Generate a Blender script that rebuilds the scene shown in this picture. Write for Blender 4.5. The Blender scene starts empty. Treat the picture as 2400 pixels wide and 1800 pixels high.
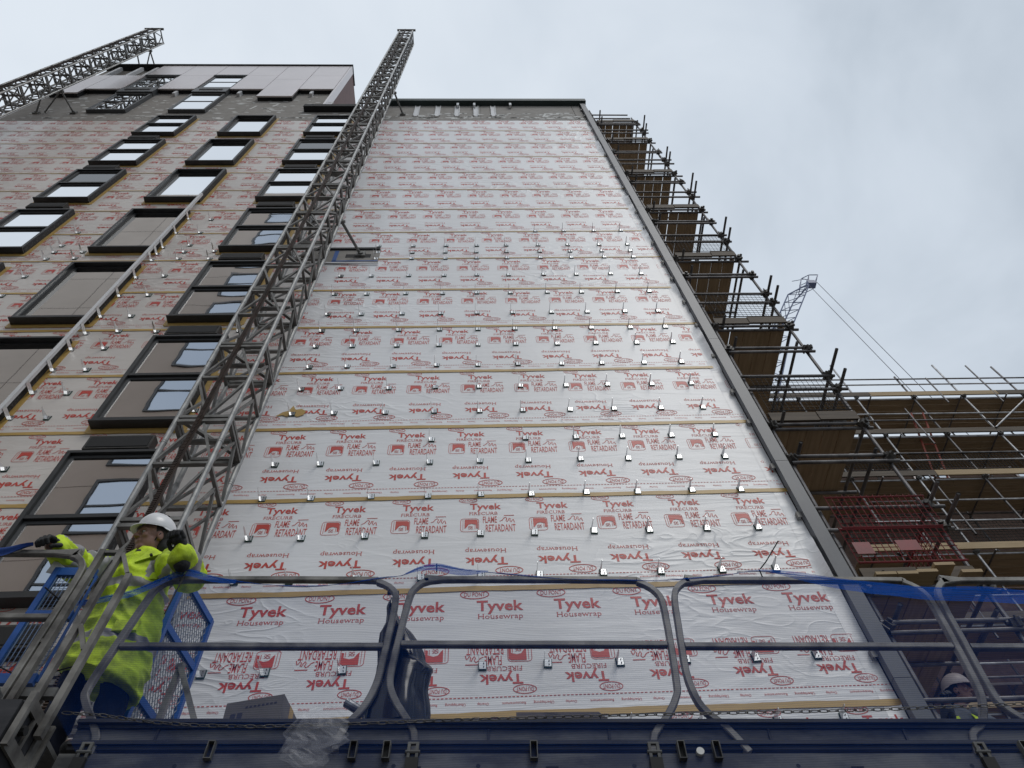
import bpy, math, random
from math import sin, cos, pi, radians as R
from mathutils import Vector, Matrix
random.seed(7)
sc = bpy.context.scene
col = sc.collection
# ------------------------------------------------------------------ camera
cam_d = bpy.data.cameras.new("camera"); cam = bpy.data.objects.new("camera", cam_d); col.objects.link(cam)
cam_d.sensor_width = 36.0; cam_d.lens = 1802.0 / 2400.0 * 36.0
cam_d.clip_start = 0.05; cam_d.clip_end = 2000
cam.matrix_world = Matrix(((0.99895051, 0.01517301, -0.04321653, 0), (-0.00995218, -0.8490902, -0.52815413, 0),
                           (-0.04470842, 0.52802994, -0.84804808, 1.6), (0, 0, 0, 1)))   # columns: right, up, back
sc.camera = cam
# ------------------------------------------------------------------ sky: bright overcast
w = bpy.data.worlds.new("World"); sc.world = w; w.use_nodes = True
nt = w.node_tree; N = nt.nodes; Lk = nt.links; N.clear()
out = N.new('ShaderNodeOutputWorld')
bgs = N.new('ShaderNodeBackground'); bgs.inputs[1].default_value = 0.06
sky = N.new('ShaderNodeTexSky'); sky.sky_type = 'NISHITA'; sky.sun_disc = False
sky.sun_elevation = R(52); sky.sun_rotation = R(150)
Lk.new(sky.outputs[0], bgs.inputs[0])
tc = N.new('ShaderNodeTexCoord')
dot = N.new('ShaderNodeVectorMath'); dot.operation = 'DOT_PRODUCT'; dot.inputs[1].default_value = (0.86, -0.25, -0.42)
Lk.new(tc.outputs['Generated'], dot.inputs[0])
mp = N.new('ShaderNodeMapping'); mp.inputs['Scale'].default_value = (2.2, 2.2, 3.4); Lk.new(tc.outputs['Generated'], mp.inputs[0])
no = N.new('ShaderNodeTexNoise'); no.inputs['Scale'].default_value = 1.3; no.inputs['Detail'].default_value = 5; no.inputs['Roughness'].default_value = 0.52
no.inputs['Distortion'].default_value = 0.3
Lk.new(mp.outputs[0], no.inputs[0])
mul = N.new('ShaderNodeMath'); mul.operation = 'MULTIPLY_ADD'; mul.inputs[1].default_value = 1.55; mul.inputs[2].default_value = -0.77
Lk.new(no.outputs[0], mul.inputs[0])
add = N.new('ShaderNodeMath'); add.operation = 'ADD'; Lk.new(dot.outputs['Value'], add.inputs[0]); Lk.new(mul.outputs[0], add.inputs[1])
mr = N.new('ShaderNodeMapRange'); mr.inputs[1].default_value = -0.75; mr.inputs[2].default_value = 0.28
Lk.new(add.outputs[0], mr.inputs[0])
ramp = N.new('ShaderNodeValToRGB'); Lk.new(mr.outputs[0], ramp.inputs[0])
e = ramp.color_ramp.elements
e[0].position = 0.0; e[0].color = (0.81, 0.88, 0.96, 1); e[1].position = 1.0; e[1].color = (0.47, 0.542, 0.625, 1)
k = ramp.color_ramp.elements.new(0.55); k.color = (0.665, 0.74, 0.83, 1)
bgc = N.new('ShaderNodeBackground'); bgc.inputs[1].default_value = 0.98; Lk.new(ramp.outputs[0], bgc.inputs[0])
mx = N.new('ShaderNodeMixShader'); mx.inputs[0].default_value = 0.93
Lk.new(bgs.outputs[0], mx.inputs[1]); Lk.new(bgc.outputs[0], mx.inputs[2]); Lk.new(mx.outputs[0], out.inputs[0])
sd = bpy.data.lights.new("sun", 'SUN'); sd.energy = 1.05; sd.angle = R(24); sd.color = (1.0, 0.97, 0.92)
so = bpy.data.objects.new("sun", sd); col.objects.link(so)
so.rotation_euler = Vector((-0.30, 0.55, -0.80)).to_track_quat('-Z', 'Y').to_euler()
sc.view_settings.view_transform = 'Standard'; sc.view_settings.look = 'None'; sc.view_settings.exposure = 0.0; sc.view_settings.gamma = 1.0
sc.view_settings.use_curve_mapping = False
sc.cycles.max_bounces = 6; sc.cycles.transparent_max_bounces = 24; sc.cycles.caustics_reflective = False; sc.cycles.caustics_refractive = False

# ------------------------------------------------------------------ helpers
class MB:
    def __init__(s): s.v = []; s.f = []; s.m = []
    def face(s, pts, m=0):
        b = len(s.v); s.v += [tuple(p) for p in pts]; s.f.append(tuple(range(b, b + len(pts)))); s.m.append(m)
    def hexa(s, P, m=0):
        b = len(s.v); s.v += [tuple(p) for p in P]
        for q in ((0, 3, 2, 1), (4, 5, 6, 7), (0, 1, 5, 4), (1, 2, 6, 5), (2, 3, 7, 6), (3, 0, 4, 7)):
            s.f.append(tuple(b + i for i in q)); s.m.append(m)
    def box(s, x0, x1, y0, y1, z0, z1, m=0):
        s.hexa([(x0, y0, z0), (x1, y0, z0), (x1, y1, z0), (x0, y1, z0), (x0, y0, z1), (x1, y0, z1), (x1, y1, z1), (x0, y1, z1)], m)
    def bar(s, p, q, w=0.04, d=None, m=0, up=(0, 1, 0)):
        p = Vector(p); q = Vector(q); d = d or w; t = (q - p).normalized(); u = Vector(up)
        if abs(t.dot(u)) > 0.95: u = Vector((1, 0, 0))
        a = t.cross(u).normalized() * (w / 2); b = t.cross(a).normalized() * (d / 2)
        s.hexa([p - a - b, p + a - b, p + a + b, p - a + b, q - a - b, q + a - b, q + a + b, q - a + b], m)
    def tube(s, p, q, r=0.024, n=8, m=0, r2=None, hollow=False):
        p = Vector(p); q = Vector(q); t = (q - p).normalized(); r2 = r if r2 is None else r2
        u = Vector((0, 0, 1)) if abs(t.z) < 0.9 else Vector((1, 0, 0))
        a = t.cross(u).normalized(); b = t.cross(a).normalized(); o = len(s.v)
        for c, rr in ((p, r), (q, r2)):
            for i in range(n): s.v.append(tuple(c + (a * cos(2 * pi * i / n) + b * sin(2 * pi * i / n)) * rr))
        for i in range(n):
            j = (i + 1) % n; s.f.append((o + i, o + j, o + n + j, o + n + i)); s.m.append(m)
        if not hollow:
            s.f.append(tuple(o + i for i in range(n))[::-1]); s.m.append(m); s.f.append(tuple(o + n + i for i in range(n))); s.m.append(m)
    def path(s, pts, r=0.02, n=8, m=0, closed=False, sec=None):
        P = [Vector(p) for p in pts]; L = len(P); o = len(s.v); prev = None
        for i in range(L):
            if closed: t = (P[(i + 1) % L] - P[i - 1])
            else: t = P[min(i + 1, L - 1)] - P[max(i - 1, 0)]
            t.normalize()
            if sec:   # rectangular section, second axis fixed to world Y
                b = Vector((0, 1, 0)); a = t.cross(b).normalized(); w_, d_ = sec[0] / 2, sec[1] / 2; c = min(w_, d_) * 0.28
                k = 1.0
                if 0 < i < L - 1:
                    ang = (P[i] - P[i - 1]).angle(P[i + 1] - P[i]); k = 1 / max(0.5, cos(ang / 2))
                ring = [(w_ - c, -d_), (w_, -d_ + c), (w_, d_ - c), (w_ - c, d_), (-w_ + c, d_), (-w_, d_ - c), (-w_, -d_ + c), (-w_ + c, -d_)]
                for (x, y) in ring: s.v.append(tuple(P[i] + a * x * k + b * y))
            else:
                if prev is None:
                    u = Vector((0, 0, 1)) if abs(t.z) < 0.9 else Vector((1, 0, 0)); a = t.cross(u).normalized()
                else: a = (prev - t * prev.dot(t)).normalized()
                prev = a; b = t.cross(a)
                rr = r[i] if isinstance(r, (list, tuple)) else r
                for j in range(n): s.v.append(tuple(P[i] + (a * cos(2 * pi * j / n) + b * sin(2 * pi * j / n)) * rr))
        n = 8 if sec else n
        for i in range(L if closed else L - 1):
            A = o + i * n; B = o + ((i + 1) % L) * n
            for j in range(n):
                k2 = (j + 1) % n; s.f.append((A + j, A + k2, B + k2, B + j)); s.m.append(m)
        if not closed:
            s.f.append(tuple(o + j for j in range(n))[::-1]); s.m.append(m)
            s.f.append(tuple(o + (L - 1) * n + j for j in range(n))); s.m.append(m)
    def grid(s, fn, nu, nv, m=0):
        o = len(s.v)
        for j in range(nv + 1):
            for i in range(nu + 1): s.v.append(tuple(fn(i / nu, j / nv)))
        for j in range(nv):
            for i in range(nu):
                a = o + j * (nu + 1) + i; s.f.append((a, a + 1, a + nu + 2, a + nu + 1)); s.m.append(m)
    def add(s, verts, faces, m=0):
        o = len(s.v); s.v += [tuple(v) for v in verts]
        for f in faces: s.f.append(tuple(o + i for i in f)); s.m.append(m)
    def mesh(s, name, off=(0, 0, 0)):
        me = bpy.data.meshes.new(name); ox, oy, oz = off
        me.from_pydata([(x - ox, y - oy, z - oz) for x, y, z in s.v], [], s.f); me.polygons.foreach_set('material_index', s.m); me.update()
        return me
    def build(s, name, mats, parent=None, smooth=False, off=None):
        if off is None: off = ROOT.get(parent.name, (0, 0, 0)) if parent else (0, 0, 0)
        me = s.mesh(name, off)
        return link(name, me, mats, parent, smooth, off)
ROOT = {}
def link(name, me, mats, parent=None, smooth=False, off=(0, 0, 0)):
    if mats and not me.materials:
        for mm in (mats if isinstance(mats, (list, tuple)) else [mats]): me.materials.append(mm)
    o = bpy.data.objects.new(name, me); col.objects.link(o)
    if parent: o.parent = parent
    ROOT[o.name] = off
    if smooth: me.polygons.foreach_set('use_smooth', [True] * len(me.polygons))
    return o
def tag(o, label, cat, group=None, kind=None):
    if label: o['label'] = label
    if cat: o['category'] = cat
    if group: o['group'] = group
    if kind: o['kind'] = kind
    return o
def thing(name, label, cat, loc=(0, 0, 0), group=None):
    o = bpy.data.objects.new(name, None); col.objects.link(o); o.location = loc; o.empty_display_size = 0.2
    ROOT[o.name] = tuple(loc)
    return tag(o, label, cat, group)

# ------------------------------------------------------------------ materials
def mat(name, c1, rough=0.6, metal=0.0, c2=None, scale=4.0, detail=5, bump=0.0, bscale=None, stretch=(1, 1, 1), spec=0.5, contrast=(0.35, 0.65), dist=0.01, rvar=0.0):
    m = bpy.data.materials.new(name); m.use_nodes = True; t = m.node_tree; b = t.nodes['Principled BSDF']
    b.inputs['Base Color'].default_value = (*c1, 1); b.inputs['Roughness'].default_value = rough; b.inputs['Metallic'].default_value = metal
    b.inputs['Specular IOR Level'].default_value = spec
    if c2 or bump:
        tc = t.nodes.new('ShaderNodeTexCoord'); mp = t.nodes.new('ShaderNodeMapping'); mp.inputs['Scale'].default_value = stretch
        t.links.new(tc.outputs['Object'], mp.inputs[0])
        n = t.nodes.new('ShaderNodeTexNoise'); n.inputs['Scale'].default_value = scale; n.inputs['Detail'].default_value = detail; n.inputs['Roughness'].default_value = 0.6
        t.links.new(mp.outputs[0], n.inputs[0])
        if c2:
            r = t.nodes.new('ShaderNodeValToRGB'); r.color_ramp.elements[0].position = contrast[0]; r.color_ramp.elements[1].position = contrast[1]
            r.color_ramp.elements[0].color = (*c1, 1); r.color_ramp.elements[1].color = (*c2, 1)
            t.links.new(n.outputs[0], r.inputs[0]); t.links.new(r.outputs[0], b.inputs['Base Color'])
        if rvar:
            mr = t.nodes.new('ShaderNodeMapRange'); mr.inputs[3].default_value = rough - rvar; mr.inputs[4].default_value = rough + rvar
            t.links.new(n.outputs[0], mr.inputs[0]); t.links.new(mr.outputs[0], b.inputs['Roughness'])
        if bump:
            n2 = t.nodes.new('ShaderNodeTexNoise'); n2.inputs['Scale'].default_value = bscale or scale * 3; n2.inputs['Detail'].default_value = 4
            t.links.new(mp.outputs[0], n2.inputs[0])
            bp = t.nodes.new('ShaderNodeBump'); bp.inputs['Strength'].default_value = bump; bp.inputs['Distance'].default_value = dist
            t.links.new(n2.outputs[0], bp.inputs['Height']); t.links.new(bp.outputs[0], b.inputs['Normal'])
    return m
def wrap_mat(name, base, stain, rough, letter=False):
    """crinkled building paper; the same folds run through sheet and print"""
    m = bpy.data.materials.new(name); m.use_nodes = True; t = m.node_tree; b = t.nodes['Principled BSDF']; n = t.nodes; L = t.links
    b.inputs['Roughness'].default_value = rough; b.inputs['Specular IOR Level'].default_value = 0.5
    geo = n.new('ShaderNodeNewGeometry'); P = geo.outputs['Position']
    def noise(sc_, scale, det=3, dist=0.0, rot=0.0):
        mp = n.new('ShaderNodeMapping'); mp.inputs['Scale'].default_value = sc_; mp.inputs['Rotation'].default_value = (0, rot, 0); L.new(P, mp.inputs[0])
        q = n.new('ShaderNodeTexNoise'); q.inputs['Scale'].default_value = scale; q.inputs['Detail'].default_value = det; q.inputs['Distortion'].default_value = dist
        L.new(mp.outputs[0], q.inputs[0]); return q.outputs[0]
    def math_(op, a, b_=None, c=None):
        q = n.new('ShaderNodeMath'); q.operation = op
        for i, v in enumerate((a, b_, c)):
            if v is None: continue
            if isinstance(v, (int, float)): q.inputs[i].default_value = v
            else: L.new(v, q.inputs[i])
        return q.outputs[0]
    folds = noise((0.55, 1, 3.2), 1.6, 3, 1.2, 0.12); fold2 = noise((1.0, 1, 2.2), 1.5, 1.5, 1.6, -0.35); fine = noise((1, 1, 1.6), 16, 3)
    ridge = math_('ABSOLUTE', math_('SUBTRACT', fold2, 0.5)); ridge = math_('POWER', math_('SUBTRACT', 1.0, math_('MULTIPLY', ridge, 5.0)), 3.0)
    ridge = math_('MAXIMUM', ridge, 0.0)
    patch = noise((0.35, 1, 0.5), 0.9, 2); patch = math_('MULTIPLY', math_('MAXIMUM', math_('SUBTRACT', patch, 0.47), 0.0), 5.0)
    # slack folds gather just under and above each taped joint
    sep = n.new('ShaderNodeSeparateXYZ'); L.new(P, sep.inputs[0])
    ph = math_('FRACT', math_('DIVIDE', math_('SUBTRACT', sep.outputs[2], 5.765), 1.4625))
    near = math_('SUBTRACT', 1.0, math_('MULTIPLY', math_('MINIMUM', ph, math_('SUBTRACT', 1.0, ph)), 9.0)); near = math_('MAXIMUM', near, 0.0)
    jf = noise((0.5, 1, 9.0), 2.2, 3, 1.0)
    h = math_('ADD', math_('MULTIPLY', folds, 0.62), math_('MULTIPLY', fine, 0.03))
    h = math_('ADD', h, math_('MULTIPLY', math_('MULTIPLY', ridge, patch), 0.62))
    h = math_('ADD', h, math_('MULTIPLY', math_('MULTIPLY', jf, near), 0.8))
    bp = n.new('ShaderNodeBump'); bp.inputs['Strength'].default_value = 0.40; bp.inputs['Distance'].default_value = 0.03
    L.new(h, bp.inputs['Height']); L.new(bp.outputs[0], b.inputs['Normal'])
    cr = n.new('ShaderNodeValToRGB'); cr.color_ramp.elements[0].position = 0.38; cr.color_ramp.elements[1].position = 0.72
    cr.color_ramp.elements[0].color = (*base, 1); cr.color_ramp.elements[1].color = (*stain, 1)
    L.new(noise((0.4, 1, 0.25), 1.5, 6), cr.inputs[0]); L.new(cr.outputs[0], b.inputs['Base Color'])
    return m
M = {}
M['wrap'] = wrap_mat('white_housewrap', (0.80, 0.80, 0.815), (0.74, 0.735, 0.74), 0.40)
M['wrapl'] = wrap_mat('tan_reflection_housewrap', (0.66, 0.615, 0.575), (0.56, 0.52, 0.49), 0.36)  # left sheets: tan reflected from the building opposite, painted into the colour
M['print'] = wrap_mat('red_print', (0.56, 0.060, 0.042), (0.46, 0.055, 0.042), 0.45)
M['tape'] = mat('gold_joint_tape', (0.52, 0.34, 0.10), 0.45, c2=(0.42, 0.27, 0.085), scale=6, stretch=(0.3, 1, 2))
M['board'] = mat('grey_sheathing_board', (0.24, 0.225, 0.205), 0.85, c2=(0.30, 0.28, 0.26), scale=3, bump=0.25, bscale=20)
M['filler'] = mat('white_filler', (0.62, 0.62, 0.60), 0.8)
M['clad'] = mat('pinkish_metal_cladding', (0.60, 0.545, 0.535), 0.34, 0.65, c2=(0.64, 0.58, 0.57), scale=0.7)
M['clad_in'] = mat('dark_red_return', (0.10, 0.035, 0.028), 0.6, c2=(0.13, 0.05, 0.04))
M['black'] = mat('black_window_frame', (0.022, 0.023, 0.025), 0.42, c2=(0.035, 0.036, 0.037), scale=5)
M['blackside'] = mat('dusty_black_side', (0.018, 0.018, 0.019), 0.75, c2=(0.10, 0.10, 0.105), scale=22, contrast=(0.48, 0.75))
M['sash'] = mat('grey_sash', (0.075, 0.078, 0.082), 0.45)
M['dark'] = mat('dark_void', (0.012, 0.012, 0.013), 0.8)
M['vent'] = mat('black_vent_box', (0.03, 0.028, 0.026), 0.7, c2=(0.06, 0.055, 0.05), scale=12)
M['post'] = mat('grey_painted_steel', (0.105, 0.11, 0.122), 0.42, 0.0, c2=(0.13, 0.135, 0.146), scale=2.5, spec=0.28)
M['zinc'] = mat('zinc_bracket', (0.62, 0.63, 0.64), 0.30, 0.85, c2=(0.5, 0.51, 0.52), scale=14)
M['pad'] = mat('green_thermal_pad', (0.02, 0.06, 0.045), 0.6)
M['alu'] = mat('bright_aluminium', (0.70, 0.70, 0.71), 0.45, 0.0, c2=(0.60, 0.60, 0.61), scale=5, stretch=(1, 1, 0.3))
M['coping'] = mat('dark_green_coping', (0.018, 0.032, 0.032), 0.6, c2=(0.028, 0.045, 0.045), scale=2)
M['galv'] = mat('galvanised_steel', (0.17, 0.17, 0.168), 0.46, 0.5, c2=(0.33, 0.33, 0.325), scale=7, detail=8, rvar=0.1, bump=0.05, bscale=60)
M['galvd'] = mat('dull_galvanised_steel', (0.12, 0.117, 0.11), 0.6, 0.3, c2=(0.24, 0.235, 0.225), scale=6, detail=7, rvar=0.1)
M['rust'] = mat('oily_rack', (0.03, 0.02, 0.016), 0.5, 0.3, c2=(0.075, 0.045, 0.032), scale=9)
M['tubed'] = mat('weathered_scaffold_tube', (0.085, 0.08, 0.082), 0.5, 0.5, c2=(0.20, 0.19, 0.19), scale=5, detail=7, rvar=0.1)
M['tubel'] = mat('pale_scaffold_tube', (0.24, 0.235, 0.24), 0.42, 0.4, c2=(0.48, 0.48, 0.49), scale=4, detail=7, rvar=0.1)
def wood(name, a, b_, stretch):
    return mat(name, a, 0.75, c2=b_, scale=3.0, detail=7, stretch=stretch, contrast=(0.3, 0.7), bump=0.15, bscale=9)
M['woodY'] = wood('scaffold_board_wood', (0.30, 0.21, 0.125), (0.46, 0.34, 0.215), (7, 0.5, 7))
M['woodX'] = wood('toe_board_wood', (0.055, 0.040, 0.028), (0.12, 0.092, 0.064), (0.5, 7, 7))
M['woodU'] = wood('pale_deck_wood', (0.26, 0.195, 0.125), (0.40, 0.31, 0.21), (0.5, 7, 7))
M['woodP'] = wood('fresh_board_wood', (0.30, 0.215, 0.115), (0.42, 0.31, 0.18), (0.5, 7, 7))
M['couple'] = mat('steel_coupler', (0.055, 0.052, 0.05), 0.55, 0.5, c2=(0.16, 0.15, 0.14), scale=20)
M['meshblk'] = mat('black_brick_guard', (0.028, 0.024, 0.022), 0.6)
M['meshred'] = mat('red_brick_guard', (0.21, 0.012, 0.016), 0.5, c2=(0.15, 0.012, 0.014))
M['brick'] = mat('brown_brick', (0.12, 0.075, 0.058), 0.85, c2=(0.17, 0.11, 0.085), scale=5)
M['rail'] = mat('worn_guardrail_steel', (0.06, 0.056, 0.052), 0.5, 0.25, c2=(0.25, 0.24, 0.222), scale=4.2, detail=9, rvar=0.12, contrast=(0.36, 0.62))
M['deck'] = mat('dirty_platform_steel', (0.012, 0.013, 0.017), 0.7, 0.0, c2=(0.045, 0.045, 0.05), scale=3.0, detail=7, stretch=(0.7, 1, 2.5), contrast=(0.36, 0.66))
M['deckl'] = mat('scuffed_platform_steel', (0.035, 0.036, 0.040), 0.7, 0.0, c2=(0.14, 0.14, 0.136), scale=2.6, detail=8, stretch=(0.8, 1, 2.0), contrast=(0.40, 0.60))
M['bluep'] = mat('blue_painted_steel', (0.012, 0.075, 0.30), 0.45, c2=(0.02, 0.10, 0.36), scale=5)
M['wirep'] = mat('pale_blue_wire', (0.10, 0.15, 0.25), 0.5, 0.3)
M['wire'] = mat('zinc_wire_mesh', (0.16, 0.18, 0.21), 0.5, 0.4)
M['ground'] = mat('asphalt', (0.12, 0.115, 0.108), 0.9, c2=(0.16, 0.152, 0.142), scale=1.5, bump=0.3, bscale=40)
M['tan'] = mat('tan_render', (0.55, 0.465, 0.395), 0.85, c2=(0.60, 0.51, 0.435), scale=0.6)
M['crane'] = mat('blue_grey_crane_paint', (0.10, 0.12, 0.20), 0.5)
M['rope'] = mat('steel_rope', (0.10, 0.10, 0.11), 0.6)
M['redp'] = mat('red_ladder_paint', (0.36, 0.07, 0.04), 0.6, c2=(0.25, 0.06, 0.04))
# coated glass: mirrors the sky and the houses opposite, slightly wavy
def glass_mat(name, colr, wave, dist):
    m = bpy.data.materials.new(name); m.use_nodes = True; t = m.node_tree; b = t.nodes['Principled BSDF']
    b.inputs['Base Color'].default_value = (*colr, 1); b.inputs['Metallic'].default_value = 1.0; b.inputs['Roughness'].default_value = 0.015
    g = t.nodes.new('ShaderNodeNewGeometry'); mp = t.nodes.new('ShaderNodeMapping'); mp.inputs['Scale'].default_value = (0.8, 1, 1.3)
    t.links.new(g.outputs['Position'], mp.inputs[0])
    n = t.nodes.new('ShaderNodeTexNoise'); n.inputs['Scale'].default_value = 1.5; n.inputs['Detail'].default_value = 1.0
    t.links.new(mp.outputs[0], n.inputs[0])
    bp = t.nodes.new('ShaderNodeBump'); bp.inputs['Strength'].default_value = wave; bp.inputs['Distance'].default_value = dist
    t.links.new(n.outputs[0], bp.inputs['Height']); t.links.new(bp.outputs[0], b.inputs['Normal'])
    return m
M['glass'] = glass_mat('coated_glass', (0.80, 0.80, 0.81), 0.11, 0.011)
M['glassf'] = glass_mat('flat_coated_glass', (0.86, 0.87, 0.88), 0.06, 0.004)
M['glassb'] = glass_mat('blue_tinted_glass', (0.40, 0.45, 0.52), 0.06, 0.004)
M['glassd'] = mat('dark_glass', (0.02, 0.02, 0.02), 0.05, spec=0.6)
# ------------------------------------------------------------------ setting
g = MB(); g.box(-150, 150, -120, 200, -0.3, 0.0); tag(g.build('ground', M['ground']), None, None, kind='structure')

# ------------------------------------------------------------------ the house under wrap
W = 6.0; P0Z = 5.765; PIT = 1.4625
hb = thing('unfinished_building', 'tall building wrapped in white and red printed sheeting, black windows at left', 'building', (-5.6, W, 0))
b = MB()
b.box(-15.3, 3.86, W + 0.02, W + 12, 0, 28.9)                      # body
b.box(-3.0, 3.86, W + 0.02, W + 12, 28.9, 30.05)                   # gable part rises to its parapet
b.build('wall', M['board'], hb)
b = MB(); b.box(-15.3, -5.16, W + 0.02, W + 9, 28.905, 36.42); b.build('penthouse_wall', M['board'], hb)
# grey boards above the wrap, with filler patches
b = MB()
for x0, x1, z1 in ((-15.3, -5.3, 32.2), (-5.3, -3.0, 28.9), (-3.0, 3.4, 30.05), (3.41, 3.69, 30.05)):
    n = max(1, int((x1 - x0) / 2.4)); st = (x1 - x0) / n
    for i in range(n): b.box(x0 + i * st + 0.004, x0 + (i + 1) * st - 0.004, W - 0.012, W + 0.019, 27.62, z1)
b.build('sheathing_boards', M['board'], hb)
b = MB(); rr = random.Random(3)
for i in range(460):
    x = rr.uniform(-15, 3.5); z = rr.uniform(27.75, 28.6 if x > -5 else 31.3) if rr.random() < .75 else 27.95
    s = rr.uniform(0.015, 0.085); a = rr.uniform(1, 3)
    k = [(s * a * cos(t) * rr.uniform(.6, 1.2), s * sin(t) * rr.uniform(.6, 1.2)) for t in [q * pi / 4 for q in range(8)]]
    b.face([(x + p, W - 0.0155, z + q) for p, q in k])
for z, x0, x1 in ((28.2, -12.3, -10.6), (28.55, -8.6, -7.2), (30.0, -7.6, -5.9), (28.42, -2.6, 2.9), (27.72, -2.9, 3.6)):
    x = x0
    while x < x1: l = rr.uniform(.2, .7); b.box(x, x + l, W - 0.016, W - 0.0145, z, z + rr.uniform(.012, .03)); x += l + rr.uniform(.1, .5)
for x, z in ((-7.7, 29.2), (-7.0, 29.6), (2.25, 28.05)): b.hexa([(x, W - .02, z), (x + .07, W - .02, z), (x + .07, W - .012, z), (x, W - .012, z), (x + .12, W - .02, z + .5), (x + .19, W - .02, z + .5), (x + .19, W - .012, z + .5), (x + .12, W - .012, z + .5)])
b.build('filler_patches', M['filler'], hb)['kind'] = 'stuff'
# ---- print: one repeat of the lettering in strip coordinates (x right, z up, 0 = upper joint)
def text_poly(body, bold=0.0):
    c = bpy.data.curves.new('lettering', 'FONT'); c.body = body; c.size = 1.0; c.resolution_u = 2; c.offset = bold; c.fill_mode = 'FRONT'
    o = bpy.data.objects.new('lettering', c); col.objects.link(o)
    dg = bpy.context.evaluated_depsgraph_get(); me = bpy.data.meshes.new_from_object(o.evaluated_get(dg))
    V = [(v.co.x, v.co.y) for v in me.vertices]; F = [tuple(p.vertices) for p in me.polygons]
    bpy.data.objects.remove(o); bpy.data.curves.remove(c); bpy.data.meshes.remove(me)
    return V, F
CAP = 0.7
TXT = {}
for key, body, bold in (('tyvek', 'Tyvek', .024), ('fire', 'FIRECURB', -.006), ('flame', 'FLAME', .004), ('ret', 'RETARDANT', .004), ('dup', 'DU PONT', .0), ('house', 'Housewrap', -.006), ('ov1', 'Overlap', 0), ('ov2', 'Recouvrement', 0), ('ov3', 'Überlappung', 0)):
    TXT[key] = text_poly(body, bold)
SERIF = {'H': 'lb lt rb rt', 'F': 'lb', 'I': 'lb lt', 'R': 'lb rb', 'E': 'lb', 'U': 'lt rt', 'B': 'lb', 'r': 'lb', 'p': 'ld', 'u': 'lx rb', 'w': 'lx rx'}
def serifs(key, body, bold):
    V, F = TXT[key]; xh = max(v[1] for v in text_poly('x')[0]); cap = max(v[1] for v in text_poly('H')[0]); ds = min(v[1] for v in text_poly('p')[0])
    for i, ch in enumerate(body):
        q = text_poly(ch, bold)[0]; wd = max(v[0] for v in q) - min(v[0] for v in q); x1 = max(v[0] for v in text_poly(body[:i + 1], bold)[0]); x0 = x1 - wd
        for t in SERIF.get(ch, '').split():
            x = x0 + .045 if t[0] == 'l' else x1 - .045; y = {'b': 0.0, 't': cap - .04, 'x': xh - .04, 'd': ds}[t[1]]; o = len(V)
            V += [(x - .10, y), (x + .10, y), (x + .10, y + .04), (x - .10, y + .04)]; F += [(o, o + 1, o + 2, o + 3)]
serifs('house', 'Housewrap', -.006); serifs('fire', 'FIRECURB', -.006)
_h = text_poly('H'); CAP = max(v[1] for v in _h[0])
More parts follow.
